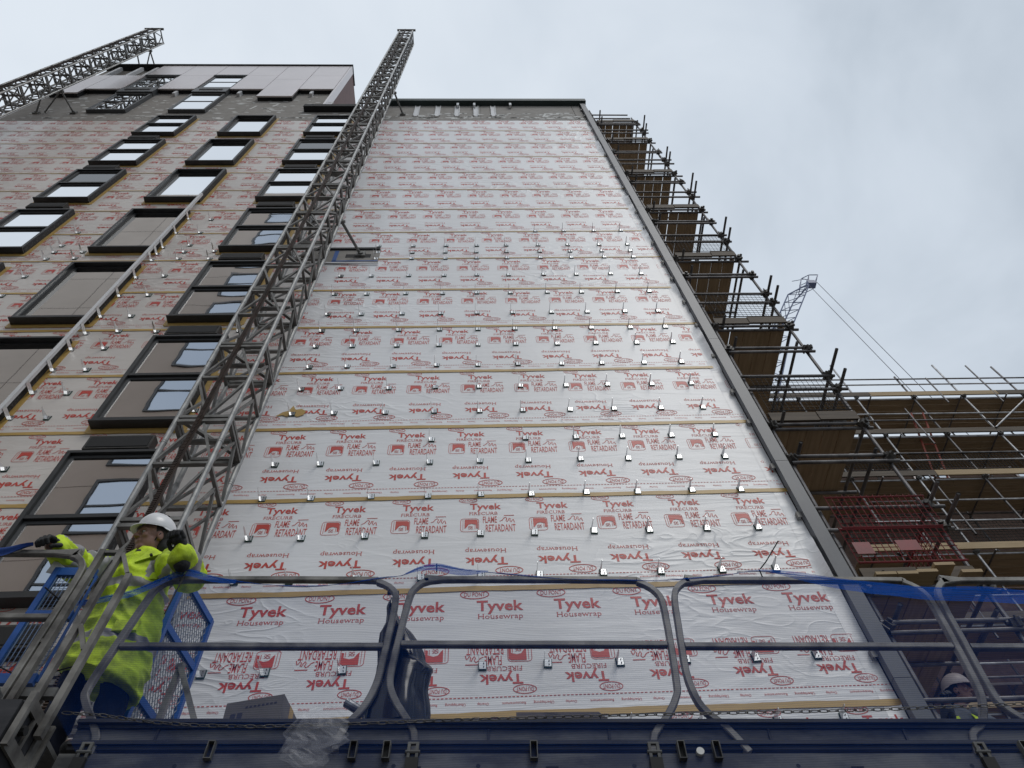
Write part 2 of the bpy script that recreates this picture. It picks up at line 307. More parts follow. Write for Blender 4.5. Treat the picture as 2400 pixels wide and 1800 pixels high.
class Art:
    def __init__(s): s.v = []; s.f = []
    def add(s, V, F):
        o = len(s.v); s.v += V; s.f += [tuple(o + i for i in f) for f in F]
    def text(s, key, x0, x1, zb, cap, flip=False):
        V, F = TXT[key]; a = min(v[0] for v in V); c = max(v[0] for v in V); k = (x1 - x0) / (c - a)
        if flip: s.add([(x1 - (x - a) * k, zb - y / CAP * cap) for x, y in V], F)
        else: s.add([(x0 + (x - a) * k, zb + y / CAP * cap) for x, y in V], F)
    def stroke(s, pts, t, closed=False):
        n = len(pts); L = []
        for i in range(n):
            p = pts[i - 1] if (i > 0 or closed) else pts[i]; q = pts[(i + 1) % n] if (i < n - 1 or closed) else pts[i]
            dx, dz = q[0] - p[0], q[1] - p[1]; l = math.hypot(dx, dz) or 1; L.append((-dz / l * t / 2, dx / l * t / 2))
        V = []
        for (x, z), (a, c) in zip(pts, L): V += [(x + a, z + c), (x - a, z - c)]
        F = [(2 * i, 2 * i + 1, 2 * ((i + 1) % n) + 1, 2 * ((i + 1) % n)) for i in range(n if closed else n - 1)]
        s.add(V, F)
    def oval(s, cx, cz, a, c, flip=False):
        s.stroke([(cx + a * cos(t * pi / 12), cz + c * sin(t * pi / 12)) for t in range(24)], c * .17, True)
        s.text('dup', cx - a * .74, cx + a * .74, cz + (c * .48 if flip else -c * .48), c * .96, flip)
    def icon(s, x, z, w_, h_, flip=False):
        r = .16; f = (lambda u, v: (x + w_ - u * w_, z + h_ - v * h_)) if flip else (lambda u, v: (x + u * w_, z + v * h_))
        pts = []
        for cx, cz, a0 in ((1 - r, 1 - r, 0), (r, 1 - r, 90), (r, r, 180), (1 - r, r, 270)):
            for k in range(4): t = R(a0 + k * 30); pts.append(f(cx + r * cos(t), cz + r * sin(t)))
        s.stroke(pts, .006, True)
        red = [(.22, .93), (.86, .93), (.97, .84), (.97, .22), (.86, .25), (.86, .52), (.62, .60), (.44, .55), (.30, .30), (.22, .22)]
        s.add([f(*p) for p in red], [tuple(range(len(red)))])
        for i in range(3): s.stroke([f(.42 + .05 * k, .36 - .09 * i + .03 * ((k * 7 + i) % 3)) for k in range(6)], .006)
        s.stroke([f(.80, .2), f(.80, .5)], .006); s.stroke([f(.13, .1), f(.13, .9)], .005)
    def flame(s, x, z, w_, h_, flip=False):
        f = (lambda u, v: (x + w_ - u * w_, z + h_ - v * h_)) if flip else (lambda u, v: (x + u * w_, z + v * h_))
        s.stroke([f(.30, 1), f(1, 1)], .009)
        s.stroke([f(0, .15), f(.18, .30), f(.30, .62), (f(.42, .74)), f(.50, .55), f(.44, .25), f(.50, .05), f(.60, .3), f(.66, .6), f(.74, .55), f(.70, .22), f(.78, .0), f(.86, .3), f(.93, .42), f(.98, .12), f(1.0, -.05)], .009)
    def dashes(s, z, x0, x1):
        x = x0
        while x < x1 - .02: s.add([(x, z), (x + .024, z), (x + .024, z + .008), (x, z + .008)], [(0, 1, 2, 3)]); x += .037
REP = 0.785
def art_a():
    A = Art()
    A.oval(0, -.065, .105, .042); A.text('tyvek', .02, .385, -.225, .098); A.text('fire', .01, .34, -.322, .05)
    A.icon(-.085, -.60, .205, .215); A.text('flame', .17, .33, -.458, .105); A.text('ret', .20, .54, -.605, .115); A.flame(.36, -.455, .17, .115)
    A.text('house', -.03, .42, -.875, .062, True); A.text('tyvek', -.03, .43, -1.01, .105, True); A.oval(.44, -1.205, .145, .056, True)
    A.dashes(-1.285, 0, REP)
    A.text('ov1', .02, .12, -1.335, .026, True); A.text('ov2', .24, .45, -1.335, .026, True); A.text('ov3', .52, .70, -1.335, .026, True)
    return A
def art_b():
    A = Art()
    A.oval(0, -.07, .145, .058); A.text('tyvek', .02, .49, -.285, .125); A.text('house', .03, .48, -.39, .062)
    A.text('ret', -.08, .27, -.71, .11, True); A.text('flame', .09, .25, -.835, .105, True); A.icon(.31, -.905, .225, .20, True); A.flame(-.09, -.93, .17, .10, True)
    A.text('fire', .11, .44, -.955, .05, True); A.text('tyvek', .04, .44, -1.045, .10, True); A.oval(.45, -1.205, .105, .046, True)
    A.dashes(-1.285, 0, REP)
    A.text('ov1', .02, .12, -1.335, .026, True); A.text('ov2', .24, .45, -1.335, .026, True); A.text('ov3', .52, .70, -1.335, .026, True)
    return A
def art_mesh(A, n, name):
    me = bpy.data.meshes.new(name); V = []; F = []; k = len(A.v)
    for i in range(n):
        V += [(x + i * REP, 0, z) for x, z in A.v]; F += [tuple(i * k + q for q in f) for f in A.f]
    me.from_pydata(V, [], F); me.update(); return me
NREP = 24; ARTA = art_a(); ARTB = art_b()
meA = {n: art_mesh(art_a(), n, 'printed_lettering') for n in (23, 24)}; meB = {n: art_mesh(art_b(), n, 'printed_lettering') for n in (23, 24)}
phase = {-1: .145, 0: -.075, 1: -.145, 2: -.315, 3: -.175, 4: .246, 5: -.20, 6: -.30, 7: .20, 8: -.33, 9: -.11, 10: -.36}
rr = random.Random(11)
XL, XR = -15.3, 3.745
for k in range(-1, 15):
    zt = P0Z + PIT * (k + 1); zb = zt - PIT
    b = MB()
    def sh(u, v, zt=zt, zb=zb):
        x = SX[0] + (SX[1] - SX[0]) * u; z = zb + (zt - zb) * v
        return (x, W - 0.004, z)
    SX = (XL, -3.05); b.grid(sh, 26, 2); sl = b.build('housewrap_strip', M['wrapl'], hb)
    SX = (-3.05, 3.70); b = MB(); b.grid(sh, 20, 2); st = b.build('housewrap_strip', M['wrap'], hb)
    ph = phase.get(k, -rr.uniform(0, REP)); n0 = math.floor((XL + .3 - ph) / REP) + 1; x0 = ph + n0 * REP
    n_ = 24 if x0 + 23 * REP + .56 < XR + .12 else 23
    me = (meB if k == 0 else meA)[n_]
    A_ = ARTB if k == 0 else ARTA; q = MB(); lim = 3.70 - x0 - n_ * REP
    for f in A_.f:
        if max(A_.v[i][0] for i in f) < lim: q.face([(A_.v[i][0] + x0 + n_ * REP, W - .0066, A_.v[i][1] + zt) for i in f])
    if q.f: q.build('printed_lettering', M['print'], st)
    L_ = link('printed_lettering', me, M['print'], st); L_.location = (x0 + 5.6, -0.007, zt)
    # the last partial repeat is hidden behind the corner post or cut off there
for k in range(0, 15):
    z = P0Z + PIT * k; b = MB(); hw = .033 if k < 7 else .024
    def tp(u, v, z=z, hw=hw, k=k): 
        x = XL + (XR - XL) * u
        return (x, W - 0.0125, z + .004 * sin(x * 1.3 + k) + .003 * sin(x * 5 + k * 2) + (v - .5) * 2 * hw + .003 * sin(x * 17 + v * 3))
    b.grid(tp, 120, 1); b.build('joint_tape', M['tape'], hb)
b = MB(); pts = [(-2.80, 10.46), (-2.70, 10.49), (-2.64, 10.45), (-2.56, 10.50), (-2.50, 10.44), (-2.42, 10.49), (-2.40, 10.58), (-2.47, 10.64), (-2.55, 10.62), (-2.60, 10.72), (-2.64, 10.60), (-2.72, 10.56)]
b.face([(x, W - .0155, z) for x, z in pts]); b.build('tape_patch', M['tape'], hb)
# a torn place where the mast is tied back
b = MB(); b.box(-3.3, -1.95, W - .02, W - .006, 15.78, 16.5); b.build('exposed_board_patch', M['board'], hb)
b = MB(); b.box(-3.3, -1.97, W - .05, W - .02, 16.44, 16.52); b.box(-2.62, -2.12, W - .023, W - .019, 16.05, 16.22)
b.build('torn_edge', M['dark'], hb)
b = MB(); b.box(-2.86, -2.78, W - .024, W - .0205, 15.8, 16.4); b.box(-2.86, -1.96, W - .024, W - .0205, 15.86, 15.9)
b.build('blue_tape', M['bluep'], hb)
b = MB(); b.bar((-3.3, W - .03, 15.80), (-1.93, W - .03, 15.72), .03, .02); b.build('wrap_fold', M['wrap'], hb)

# ---- windows
def window(x0, x1, zb, zt, two, glass='glass', open_top=False):
    b = MB(); yf = 5.862; f = .055
    b.box(x0, x1, yf, W, zb, zb + .07, 0); b.box(x0, x1, yf, W, zt - .05, zt, 0)
    b.box(x0, x0 + f, yf + .001, W, zb + .07, zt - .05, 0); b.box(x1 - f, x1, yf + .001, W, zb + .07, zt - .05, 0)
    b.box(x1, x1 + .012, yf + .02, W, zb + .02, zt - .01, 1)          # dusty right cheek
    b.box(x0 - .012, x1 + .012, yf - .02, W, zb - .03, zb - .001, 0)  # sill lip
    w_ = b.build('window', [M['black'], M['blackside']], hb)
    yg = 5.925 if two else 5.965
    zm = zb + 1.2
    parts = [(zb + .07, zm - .03), (zm + .03, zt - .05)] if two else [(zb + .07, zt - .05)]
    if two:
        q = MB(); q.box(x0 + f, x1 - f, 5.87, W, zm - .03, zm + .03); q.build('mullion', M['black'], w_)
    for i, (a, c) in enumerate(parts):
        s = MB(); t = .05; d0 = yg - .012
        s.box(x0 + f, x1 - f, d0, W, a, a + t); s.box(x0 + f, x1 - f, d0, W, c - t, c); s.box(x0 + f, x0 + f + t, d0, W, a + t, c - t); s.box(x1 - f - t, x1 - f, d0, W, a + t, c - t)
        s.build('sash', M['sash'] if two else M['black'], w_)
        s = MB(); gl = M['glassd'] if (open_top and i == 1) else M[glass]
        s.face([(x0 + f + t, yg, a + t), (x1 - f - t, yg, a + t), (x1 - f - t, yg, c - t), (x0 + f + t, yg, c - t)])
        s.build('pane', gl, w_)
    return w_
ZB = [25.58, 22.53, 19.51, 16.42, 13.33, 10.26, 7.17]; ZT = [27.80, 24.81, 21.81, 18.74, 15.69, 12.66, 9.60]
for i in range(7):
    if i < 5: window(-10.25, -9.02, ZB[i], ZT[i], True, 'glassf' if i < 4 else 'glass', i == 2)
    if i < 6: window(-7.73, -6.47, ZB[i], ZT[i], False, 'glassf')
    window(-5.17, -4.0, ZB[i], ZT[i], True, 'glassf' if i < 3 else 'glass', i == 1)
for i in range(7):
    for x in ((-10.15, -5.02) if i < 5 else (-5.02,)):
        b = MB(); z = ZB[i] - .62; b.box(x, x + .83, 5.87, W, z, z + .27, 0); b.box(x + .03, x + .80, 5.862, 5.87, z + .03, z + .24, 1)
        b.box(x - .02, x + .85, 5.95, W - .004, z - .06, z, 0)
        b.build('vent_box', [M['vent'], M['dark']], hb)
# gold tape runs round the window openings
b = MB()
for xs in ((-10.25, -9.0), (-7.73, -6.45), (-5.17, -3.98)):
    for i in range(6):
        for x in xs: b.box(x - .07, x + .07, W - .0145, W - .005, ZB[i] - .1, ZT[i] + .06)
        b.box(xs[0] - .05, xs[1] + .05, W - .0165, W - .005, ZB[i] - .13, ZB[i] + .02)
b.build('window_tape', M['tape'], hb)
# windows of the top floors, still without linings
for x0, x1 in ((-10.2, -8.98), (-12.86, -11.58)):
    for z0, z1, yf in ((28.6, 31.15, 5.86), (32.05, 34.2, 5.83)):
        b = MB(); f = .07
        b.box(x0, x1, yf, W, z0, z0 + .1); b.box(x0, x1, yf, W, z1 - .08, z1); b.box(x0, x0 + f, yf, W, z0 + .1, z1 - .08); b.box(x1 - f, x1, yf, W, z0 + .1, z1 - .08)
        w_ = b.build('window', M['black'] if z0 > 30 else M['sash'], hb); zm = (z0 + z1) / 2 + .05
        b = MB(); b.box(x0 + f, x1 - f, yf + .01, W, zm - .035, zm + .035); b.build('mullion', M['black'], w_)
        for a, c in ((z0 + .1, zm - .035), (zm + .035, z1 - .08)):
            yq = yf + .022; b = MB(); b.face([(x0 + f, yq, a), (x1 - f, yq, a), (x1 - f, yq, c), (x0 + f, yq, c)]); b.build('pane', M['glassf'], w_)
    b = MB(); b.box(x0, x1, 5.80, W, 31.2, 31.9); b.build('window_apron', M['sash'], hb)
    b = MB(); b.box(x0 + .2, x1 - .2, 5.785, 5.80, 31.45, 31.62); b.build('apron_slot', M['dark'], hb)
    b = MB(); b.box(x0 - .05, x1 + .02, 5.79, 5.85, 34.25, 34.4); b.build('head_trim', M['sash'], hb)
# ---- cladding of the top floor: real panels with open joints
def panel(x0, x1, z0, z1): 
    b = MB(); b.box(x0 + .008, x1 - .008, 5.80, 5.85, z0 + .008, z1 - .008)
    b.box(x0 + .03, x1 - .03, 5.851, 5.99, z0 + .03, z1 - .03, 1); b.build('cladding_panel', [M['clad'], M['dark']], hb)
xs = [-15.2, -14.15, -12.88, -11.55, -10.22, -8.96, -7.72, -6.45, -5.175]
for i in range(len(xs) - 1):
    x0, x1 = xs[i], xs[i + 1]; zm = 34.25 if i != 6 else 33.5
    if i >= 2: panel(x0, x1, zm if i not in (2, 4) else 34.42, 36.40)
    if i in (2, 4): continue
    panel(x0, x1, {0: 31.02, 6: 30.45}.get(i, 31.68), zm)
b = MB(); b.box(-15.3, -5.09, 5.755, 6.6, 36.43, 36.56); b.build('roof_edge', M['dark'], hb)
b = MB(); b.box(-5.168, -5.105, 5.80, 6.10, 28.95, 36.42); b.build('corner_cladding', M['clad'], hb)
b = MB(); b.box(-5.155, -5.125, 6.101, 15, 28.9, 36.42); b.build('return_lining', M['clad_in'], hb)
b = MB(); b.box(-5.75, -3.9, 5.78, 6.5, 28.75, 29.05); b.build('ledge', M['dark'], hb)
for x in (-14.6, -13.75, -13.1):
    b = MB(); b.box(x, x + .12, 5.82, 5.95, 34.35, 36.1); b.build('mounting_rail', M['alu'], hb)
for x in (-12.9, -10.9, -8.6, -6.0):
    b = MB(); b.box(x, x + .10, 5.86, 5.99, 31.2, 31.62); b.build('mounting_rail', M['alu'], hb)
# ---- parapet of the gable, with five short channels under it
b = MB(); b.box(-3.0, 3.92, 5.80, 6.5, 29.72, 30.04); b.build('parapet_coping', M['coping'], hb)
for x in (-2.05, -1.34, -.68, -.04, .55):
    b = MB(); z0, z1 = 28.15, 29.55
    b.box(x, x + .17, W - .03, W - .012, z0, z1); b.box(x, x + .02, W - .06, W - .03, z0, z1); b.box(x + .15, x + .17, W - .06, W - .03, z0, z1)
    b.build('wall_channel', M['alu'], hb)
for x in (-.62, 1.2, -.05):
    b = MB(); b.box(x, x + .08, 5.85, 5.99, 29.3, 29.6); b.build('clip', M['zinc'], hb)
# ---- corner post and white rail
b = MB(); z = 0.0
while z < 29.7:
    z1 = min(z + 3.2, 29.7)
    if z < .1: z1 = 2.73
    b.box(3.70, 3.865, 5.88, 5.96, z + .003, z1 - .003, 0); z = z1
b.box(3.72, 3.84, 5.96, 6.03, 0, 29.7, 1)
b.build('corner_post', [M['post'], M['dark']], hb)
rr = random.Random(5)
q = MB(); q.box(-.028, .028, -.035, -.029, 0, .09); q.box(-.028, -.022, -.029, .02, 0, .09); cm = q.mesh('post_cleat'); cm.materials.append(M['galvd'])
for i in range(26):
    o = bpy.data.objects.new('post_cleat', cm); col.objects.link(o); o.parent = hb; o.location = (3.675 + 5.6, -.035, 5.2 + i * .95 + rr.uniform(-.1, .1))
b = MB(); b.box(3.705, 3.86, W - .012, W + .02, 0, 29.7); b.build('joint_gap', M['dark'], hb)
b = MB(); rr = random.Random(9)      # wrap edge left loose, curling out behind the post
zs = [5.0 + .12 * i for i in range(188)]
amp = [max(0, .05 * sin(z * 1.1) + .05 * sin(z * 2.63 + 1) + .03 * rr.uniform(-1, 1)) for z in zs]
def curl(u, v):
    i = min(int(v * 187), 187); a = amp[i]
    return (3.54 + .17 * u - a * .5 * u, W - .006 - a * u * u * 1.0, zs[i])
b.grid(curl, 5, 187); b.build('loose_wrap_edge', M['wrap'], hb, smooth=True)
b = MB(); b.box(-6.465, -6.405, 5.795, 5.85, 10.2, 15.9); b.box(-6.465, -6.405, 5.795, 5.85, 15.91, 19.6); b.box(-6.465, -6.405, 5.795, 5.85, 6, 10.19)
b.build('white_rail', M['alu'], hb)
zr = [17.48, 16.67, 16.32, 16.0, 15.17, 14.37, 13.56, 12.96, 12.43, 11.79, 11.16, 10.52, 9.38, 8.72, 8.05, 7.41, 6.28, 5.62]
q = MB(); q.box(-.003, .003, -.20, -.01, -.03, .06); q.box(.003, .07, -.02, -.012, -.03, .06); cm = q.mesh('rail_cleat'); cm.materials.append(M['zinc'])
for z in zr + [18.35]:
    o = bpy.data.objects.new('rail_cleat', cm); col.objects.link(o); o.parent = hb; o.location = (-6.40 + 5.6, 0, z)
# ---- helping-hand brackets in rows
bm_ = MB()
bm_.box(-.043, .043, -.012, 0, -.055, .050, 1)                   # pad
bm_.box(-.034, .036, -.018, -.012, -.043, .043, 0)                 # foot plate
bm_.hexa([(-.037, -.195, -.010), (-.033, -.195, -.010), (-.033, -.018, -.043), (-.037, -.018, -.043), (-.037, -.195, .012), (-.033, -.195, .012), (-.033, -.018, .043), (-.037, -.018, .043)], 0)
for dx, dz in ((.012, -.02), (.012, .022)): bm_.tube((dx, -.018, dz), (dx, -.028, dz), .006, 6, 2)
bme = bm_.mesh('wall_bracket')
for q in ('zinc', 'pad', 'galvd'): bme.materials.append(M[q])
cols_ = [-2.57, -2.0, -1.3, -.63, 0, .61, 1.28, 1.9, 2.56, 3.15]
spots = []
for z in zr:
    for i, x in enumerate(cols_):
        if z > 17 and i < 6: continue
        if z > 15.9 and z < 17 and i == 0: continue
        spots.append((x + .006 * sin(z * 7 + i), z + .005 * sin(i * 3 + z)))
for i, x in enumerate(cols_):
    if i in (3, 5, 6, 7, 8, 9): spots.append((x, 9.86))
lz = [17.55, 16.81, 16.47, 16.12, 15.27, 14.44]
spots += [(-8.45, z) for z in lz] + [(-7.91, 16.15), (-7.89, 16.47)] + [(-5.27, 16.06), (-5.28, 16.46), (-5.26, 13.01), (-3.93, 10.64), (-3.92, 9.38), (-3.92, 13.0)]
spots += [(-5.875, z) for z in (18.31, 17.5, 16.8, 16.43, 16.07, 15.25, 14.41, 13.58, 13.03, 12.46, 11.8, 11.15, 10.52, 9.4, 8.72)]
spots = [s for s in spots if s[1] > 4.7]
spots.sort(key=lambda s: s[1] + .25 * abs(s[0]))
for x, z in spots[:100]:
    o = bpy.data.objects.new('wall_bracket', bme); col.objects.link(o); o.parent = hb; o.location = (x + 5.6, -.006, z); o.rotation_euler = (0, random.uniform(-.09, .09), random.uniform(-.06, .06)); o.scale = (.9, .95, .9)
b = MB()
for x, z in spots[100:]:
    for f, mi in zip(bme.polygons, [p.material_index for p in bme.polygons]):
        b.face([(bme.vertices[i].co.x + x, bme.vertices[i].co.y + W - .006, bme.vertices[i].co.z + z) for i in f.vertices], mi)
o = b.build('upper_wall_brackets', [M['zinc'], M['pad'], M['galvd']], hb); o['kind'] = 'stuff'
# ------------------------------------------------------------------ the tan building across the lane (seen only as a reflection)
ob = thing('rendered_building', 'tall tan rendered building across the lane, mirrored in the black framed windows', 'building', (-15, -3, 0))
b = MB(); b.box(-20.8, -9.5, -12, -3, 0, 47.6); b.build('wall', M['tan'], ob)
b = MB()
for i in range(15):
    z = 2.0 + i * 3.06
    b.box(-20.8, -9.5, -2.999, -2.994, z - .31, z - .30)
for x in (-19, -17.2, -15.2, -13.1): b.box(x, x + .012, -2.999, -2.993, 0, 47.6)
b.build('movement_joints', M['dark'], ob)
for i in range(14):
    z = 2.6 + i * 3.06; x0, x1 = -11.55, -9.75
    b = MB(); b.box(x0, x1, -3.1, -2.95, z, z + .09); b.box(x0, x1, -3.1, -2.95, z + 2.3, z + 2.4); b.box(x0, x0 + .1, -3.1, -2.95, z + .09, z + 2.3); b.box(x1 - .1, x1, -3.1, -2.95, z + .09, z + 2.3); b.box(x0 + .1, x1 - .1, -3.1, -2.96, z + 1.2, z + 1.28)
    w_ = b.build('window', M['black'], ob)
    b = MB(); b.face([(x0 + .1, -2.985, z + .09), (x0 + .1, -2.985, z + 2.3), (x1 - .1, -2.985, z + 2.3), (x1 - .1, -2.985, z + .09)]); b.build('pane', M['glassb'], w_)

# ------------------------------------------------------------------ climbing masts
def mast(x0, y0, z1, label, ties):
    s = .565; x1 = x0 + s; y1 = y0 + s; r = thing('climbing_mast', label, 'mast', (x0 + s / 2, y0 + s / 2, 0), 'lattice masts of the work platforms')
    for x, y in ((x0, y0), (x1, y0), (x1, y1), (x0, y1)):
        b = MB(); z = 0
        while z < z1:
            zz = min(z + 1.62, z1); b.tube((x, y, z + .004), (x, y, zz - .004), .03, 10); b.tube((x, y, zz - .03), (x, y, zz - .004), .033, 10); z = zz
        b.build('chord', M['galv'], r, smooth=False)
    b = MB(); n = int(z1 / .81); d = z1 - n * .81
    for i in range(n + 1):
        z = d + i * .81; a = .036 if i % 2 else .045
        for zz in ((z, z - .075) if i % 2 == 0 else (z,)):
            if zz < .05: continue
            zz = min(zz, z1 - .02)
            b.bar((x0, y0, zz), (x1, y0, zz), a, .045); b.bar((x0, y1, zz), (x1, y1, zz), a, .045)
            b.bar((x0, y0, zz), (x0, y1, zz), a, .04, up=(1, 0, 0)); b.bar((x1, y0, zz), (x1, y1, zz), a, .04, up=(1, 0, 0))
        if i == n: break
        z2 = z + .81; zm = z + .405; xm = (x0 + x1) / 2; ym = (y0 + y1) / 2
        f = i % 2
        b.bar((x0, y0, z + .03 if f else z2 - .05), (xm, y0 + .01, z2 - .05 if f else z + .03), .028, .03); b.bar((x1, y0, z + .03 if f else z2 - .05), (xm, y0 + .01, z2 - .05 if f else z + .03), .028, .03)
        b.bar((x0, y1, z + .02), (x1, y1, z2 - .03), .026, .026)
        for x in (x0, x1):
            b.bar((x, y0, z + .03), (x, ym, z2 - .05), .03, .03, up=(1, 0, 0)); b.bar((x, y1, z + .03), (x, ym, z2 - .05), .03, .03, up=(1, 0, 0))
        if i % 2 == 0:
            b.bar((x0, y0, z), (x1, y1, z + .01), .04); b.tube((x1 - .03, y1 - .10, z - .04), (x1 - .03, y1 - .02, z - .04), .05, 8); b.tube((x0 + .05, ym, z - .05), (x1 - .05, ym, z - .05), .035, 8)
    b.build('lattice', M['galvd'], r)
    b = MB(); xr = (x0 + x1) / 2 - .02; b.box(xr - .022, xr + .022, y0 - .06, y0 - .02, 0, z1 - .05)
    z = 0
    while z < z1 - .1: b.box(xr - .02, xr + .02, y0 - .075, y0 - .0605, z, z + .012); z += .025
    b.build('rack', M['rust'], r)
    b = MB(); b.box(x0 - .11, x1 + .12, y0 - .05, y0 + .04, z1, z1 + .07); b.box(x0 - .02, x1 + .02, y1 - .03, y1 + .03, z1 - .02, z1 + .05); b.build('top_plate', M['galvd'], r)
    for z, xa, xb in ties:
        b = MB()
        b.tube((x1, y1, z), (xb, 5.96, z - .05), .03, 8); b.tube((x0, y1, z + .05), (xa, 5.96, z - .05), .03, 8); b.tube((x1, y1, z + .1), (xa + .25, 5.96, z), .026, 8)
        b.tube((x0 - .08, y1 + .05, z + .03), (x1 + .08, y1 + .05, z + .03), .032, 8)
        for x in (xa, xb): b.box(x - .09, x + .09, 5.93, 5.985, z - .14, z + .06); b.tube((x, 5.9, z - .05), (x, 5.945, z - .05), .05, 8)
        b.tube((x1 - .03, y1 + .03, z), (x1 + .07, y1 + .06, z), .055, 8)
        b.build('wall_tie', M['galvd'], r)
    return r
mast(-3.215, 4.68, 38.5, 'tall galvanised lattice mast rising past the right hand column of black windows', [(16.2, -3.4, -2.32), (28.4, -3.5, -2.4)])
mast(-14.05, 4.68, 38.5, 'lattice mast at the far left, standing against the sky above the roof edge', [(28.6, -14.46, -13.25), (36.8, -14.04, -13.4)])

# ------------------------------------------------------------------ scaffold beside the gable
sa = thing('tube_scaffold', 'narrow tube scaffold of stacked timber decks along the right edge of the wrapped gable', 'scaffold', (4.7, 6.12, 0))
YS = 6.12; XI, XO = 4.045, 5.345; LV = [7.42, 10.44, 13.37, 16.35, 19.32, 22.2, 25.6, 27.9, 4.81]
YB = [6.12, 8.2, 10.3, 12.4]
for j, y in enumerate(YB):
    for x, zt in ((XI, 29.6), (XO, 28.5 - .0 * j)):
        b = MB(); b.tube((x, y, 0), (x, y, zt), .0245, 10); 
        z = 2.5 + j
        while z < zt: b.tube((x, y, z), (x, y, z + .12), .031, 10); z += 5.3
        b.build('standard', M['tubed'], sa)
cpl = MB(); cpl.box(-.055, .055, -.05, .05, -.045, .045); cpl.tube((-.075, 0, -.05), (-.075, 0, .06), .014, 6); cpl.tube((0, -.08, .02), (0, .08, .02), .03, 8); cpl.box(.04, .09, -.02, .02, -.02, .035)
cme = cpl.mesh('coupler'); cme.materials.append(M['couple'])
NC = [0]
def coupler(root, x, y, z, s=1.0):
    NC[0] += 1; o = bpy.data.objects.new('coupler', cme); col.objects.link(o); o.parent = root; l = ROOT[root.name]
    o.location = (x - l[0], y - l[1], z - l[2]); o.rotation_euler = (random.uniform(-.4, .4), random.uniform(-.5, .5), random.uniform(-1.5, 1.5)); o.scale = (s, s, s)
def t1(name, p, q, m='tubed', root=sa, r=.0245):
    b = MB(); b.tube(p, q, r, 10, hollow=True)
    P = Vector(p); Q = Vector(q); d = (Q - P).normalized()
    b.tube(P + d * .004, Q - d * .004, r * .78, 10, 1)
    return b.build(name, [M[m], M['dark']], root)
rr = random.Random(21)
for i, z in enumerate(LV):
    # deck boards run back from the gable end
    x = XI + .06; yb = 13.2
    b = MB()
    for k in range(5):
        gp = rr.choice((.002, .002, .003, .003, .003, .012)) if k else 0
        b.box(x + gp, x + .226, YS + .04 + rr.uniform(0, .02), yb, z - .25, z - .212, 0); x += .237
    b.build('deck_boards', M['woodY'], sa)
    b = MB()
    xx = XI + .03
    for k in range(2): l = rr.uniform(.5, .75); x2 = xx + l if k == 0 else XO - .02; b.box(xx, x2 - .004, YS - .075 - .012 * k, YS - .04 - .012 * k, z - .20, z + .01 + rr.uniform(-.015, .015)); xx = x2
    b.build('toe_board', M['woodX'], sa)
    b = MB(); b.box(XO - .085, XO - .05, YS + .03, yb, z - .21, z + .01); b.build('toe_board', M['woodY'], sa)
    for k, y in enumerate((YS + .02, 7.3, 8.5, 9.7, 10.9)):
        t1('transom', (XI - .06, y, z - .285), (XO + .13 + rr.uniform(0, .1), y, z - .285))
    t1('transom', (XI + .0, YS - .03, z - .235), (XO + .05, YS - .03, z - .235))
    coupler(sa, XI, YS - .04, z - .27); coupler(sa, XO, YS - .04, z - .27)
    if i != 7:
        for dz in (.62, 1.0):
            t1('guard_rail', (XI - .08, YS - .06, z + dz), (XO + .09 + rr.uniform(0, .12), YS - .06, z + dz - .01))
            t1('guard_rail', (XO + .055, 5.66 + rr.uniform(-.08, .12), z + dz + .05), (XO + .055, yb, z + dz + .05))
            coupler(sa, XO, YS - .05, z + dz + .02)
        zm = z + (1.9 if i else 2.03)
        t1('ledger', (XI - .06, YS - .05, zm), (XO + .1, YS - .05, zm - .01)); t1('ledger', (XI - .02, YS - .05, zm - .13), (XO + .1, YS - .05, zm - .13))
        t1('ledger', (XI + .14, 5.9, zm + .08), (XI + .14, yb, zm + .08)); t1('ledger', (XO - .14, 6.0, zm + .06), (XO - .14, yb, zm + .06))
        coupler(sa, XI, YS - .05, zm - .05); coupler(sa, XO, YS - .05, zm - .05)
    t1('ledger', (XI + .16, 5.88, z - .21), (XI + .16, 6.6, z - .21))
    t1('ledger', (XO + .05, 6.0, z - .23), (XO + .05, yb, z - .23))
t1('guard_rail', (XI - .02, YS - .05, 28.72), (XO - .1, YS - .05, 28.7)); t1('guard_rail', (XI - .02, YS - .05, 28.2), (XO - .1, YS - .05, 28.2)); t1('guard_rail', (4.25, 5.85, 28.45), (4.25, 7, 28.45))
for z0, z1 in ((7.5, 10.3), (13.5, 16.2)): t1('brace', (XI + .1, 6.3, z0), (XO - .1, 8.3, z1))
def guard_mesh(root, p0, ux, w_, h_, mt, name='brick_guard', st=.075, r=.004, lip=True):
    """welded wire panel from corner p0 along unit vector ux, upright"""
    b = MB(); p0 = Vector(p0); ux = Vector(ux).normalized(); n = int(w_ / st); k = int(h_ / st)
    for i in range(n + 1): q = p0 + ux * (i * st); b.tube(q, q + Vector((0, 0, h_)), r, 4)
    for j in range(k + 1): q = p0 + Vector((0, 0, j * st)); b.tube(q, q + ux * w_, r, 4)
    if lip:
        for j in (0, k): q = p0 + Vector((0, 0, j * st)); b.tube(q, q + ux * w_, r * 2.2, 5)
    return b.build(name, mt, root)
for i in (1, 2, 3):
    guard_mesh(sa, (XI + .06, YS - .085, LV[i] + .03), (1, 0, 0), 1.2, .9, M['meshblk'])
    guard_mesh(sa, (XO + .02, YS + .3, LV[i] + .03), (0, 1, 0), 2.4, .9, M['meshblk'])
for dx, dz in ((.06, .08), (.1, .62)): guard_mesh(sa, (XI + dx, YS - .085 - dz * .02, LV[0] + dz), (1, 0, 0), 1.22, .56, M['meshred'], r=.006)
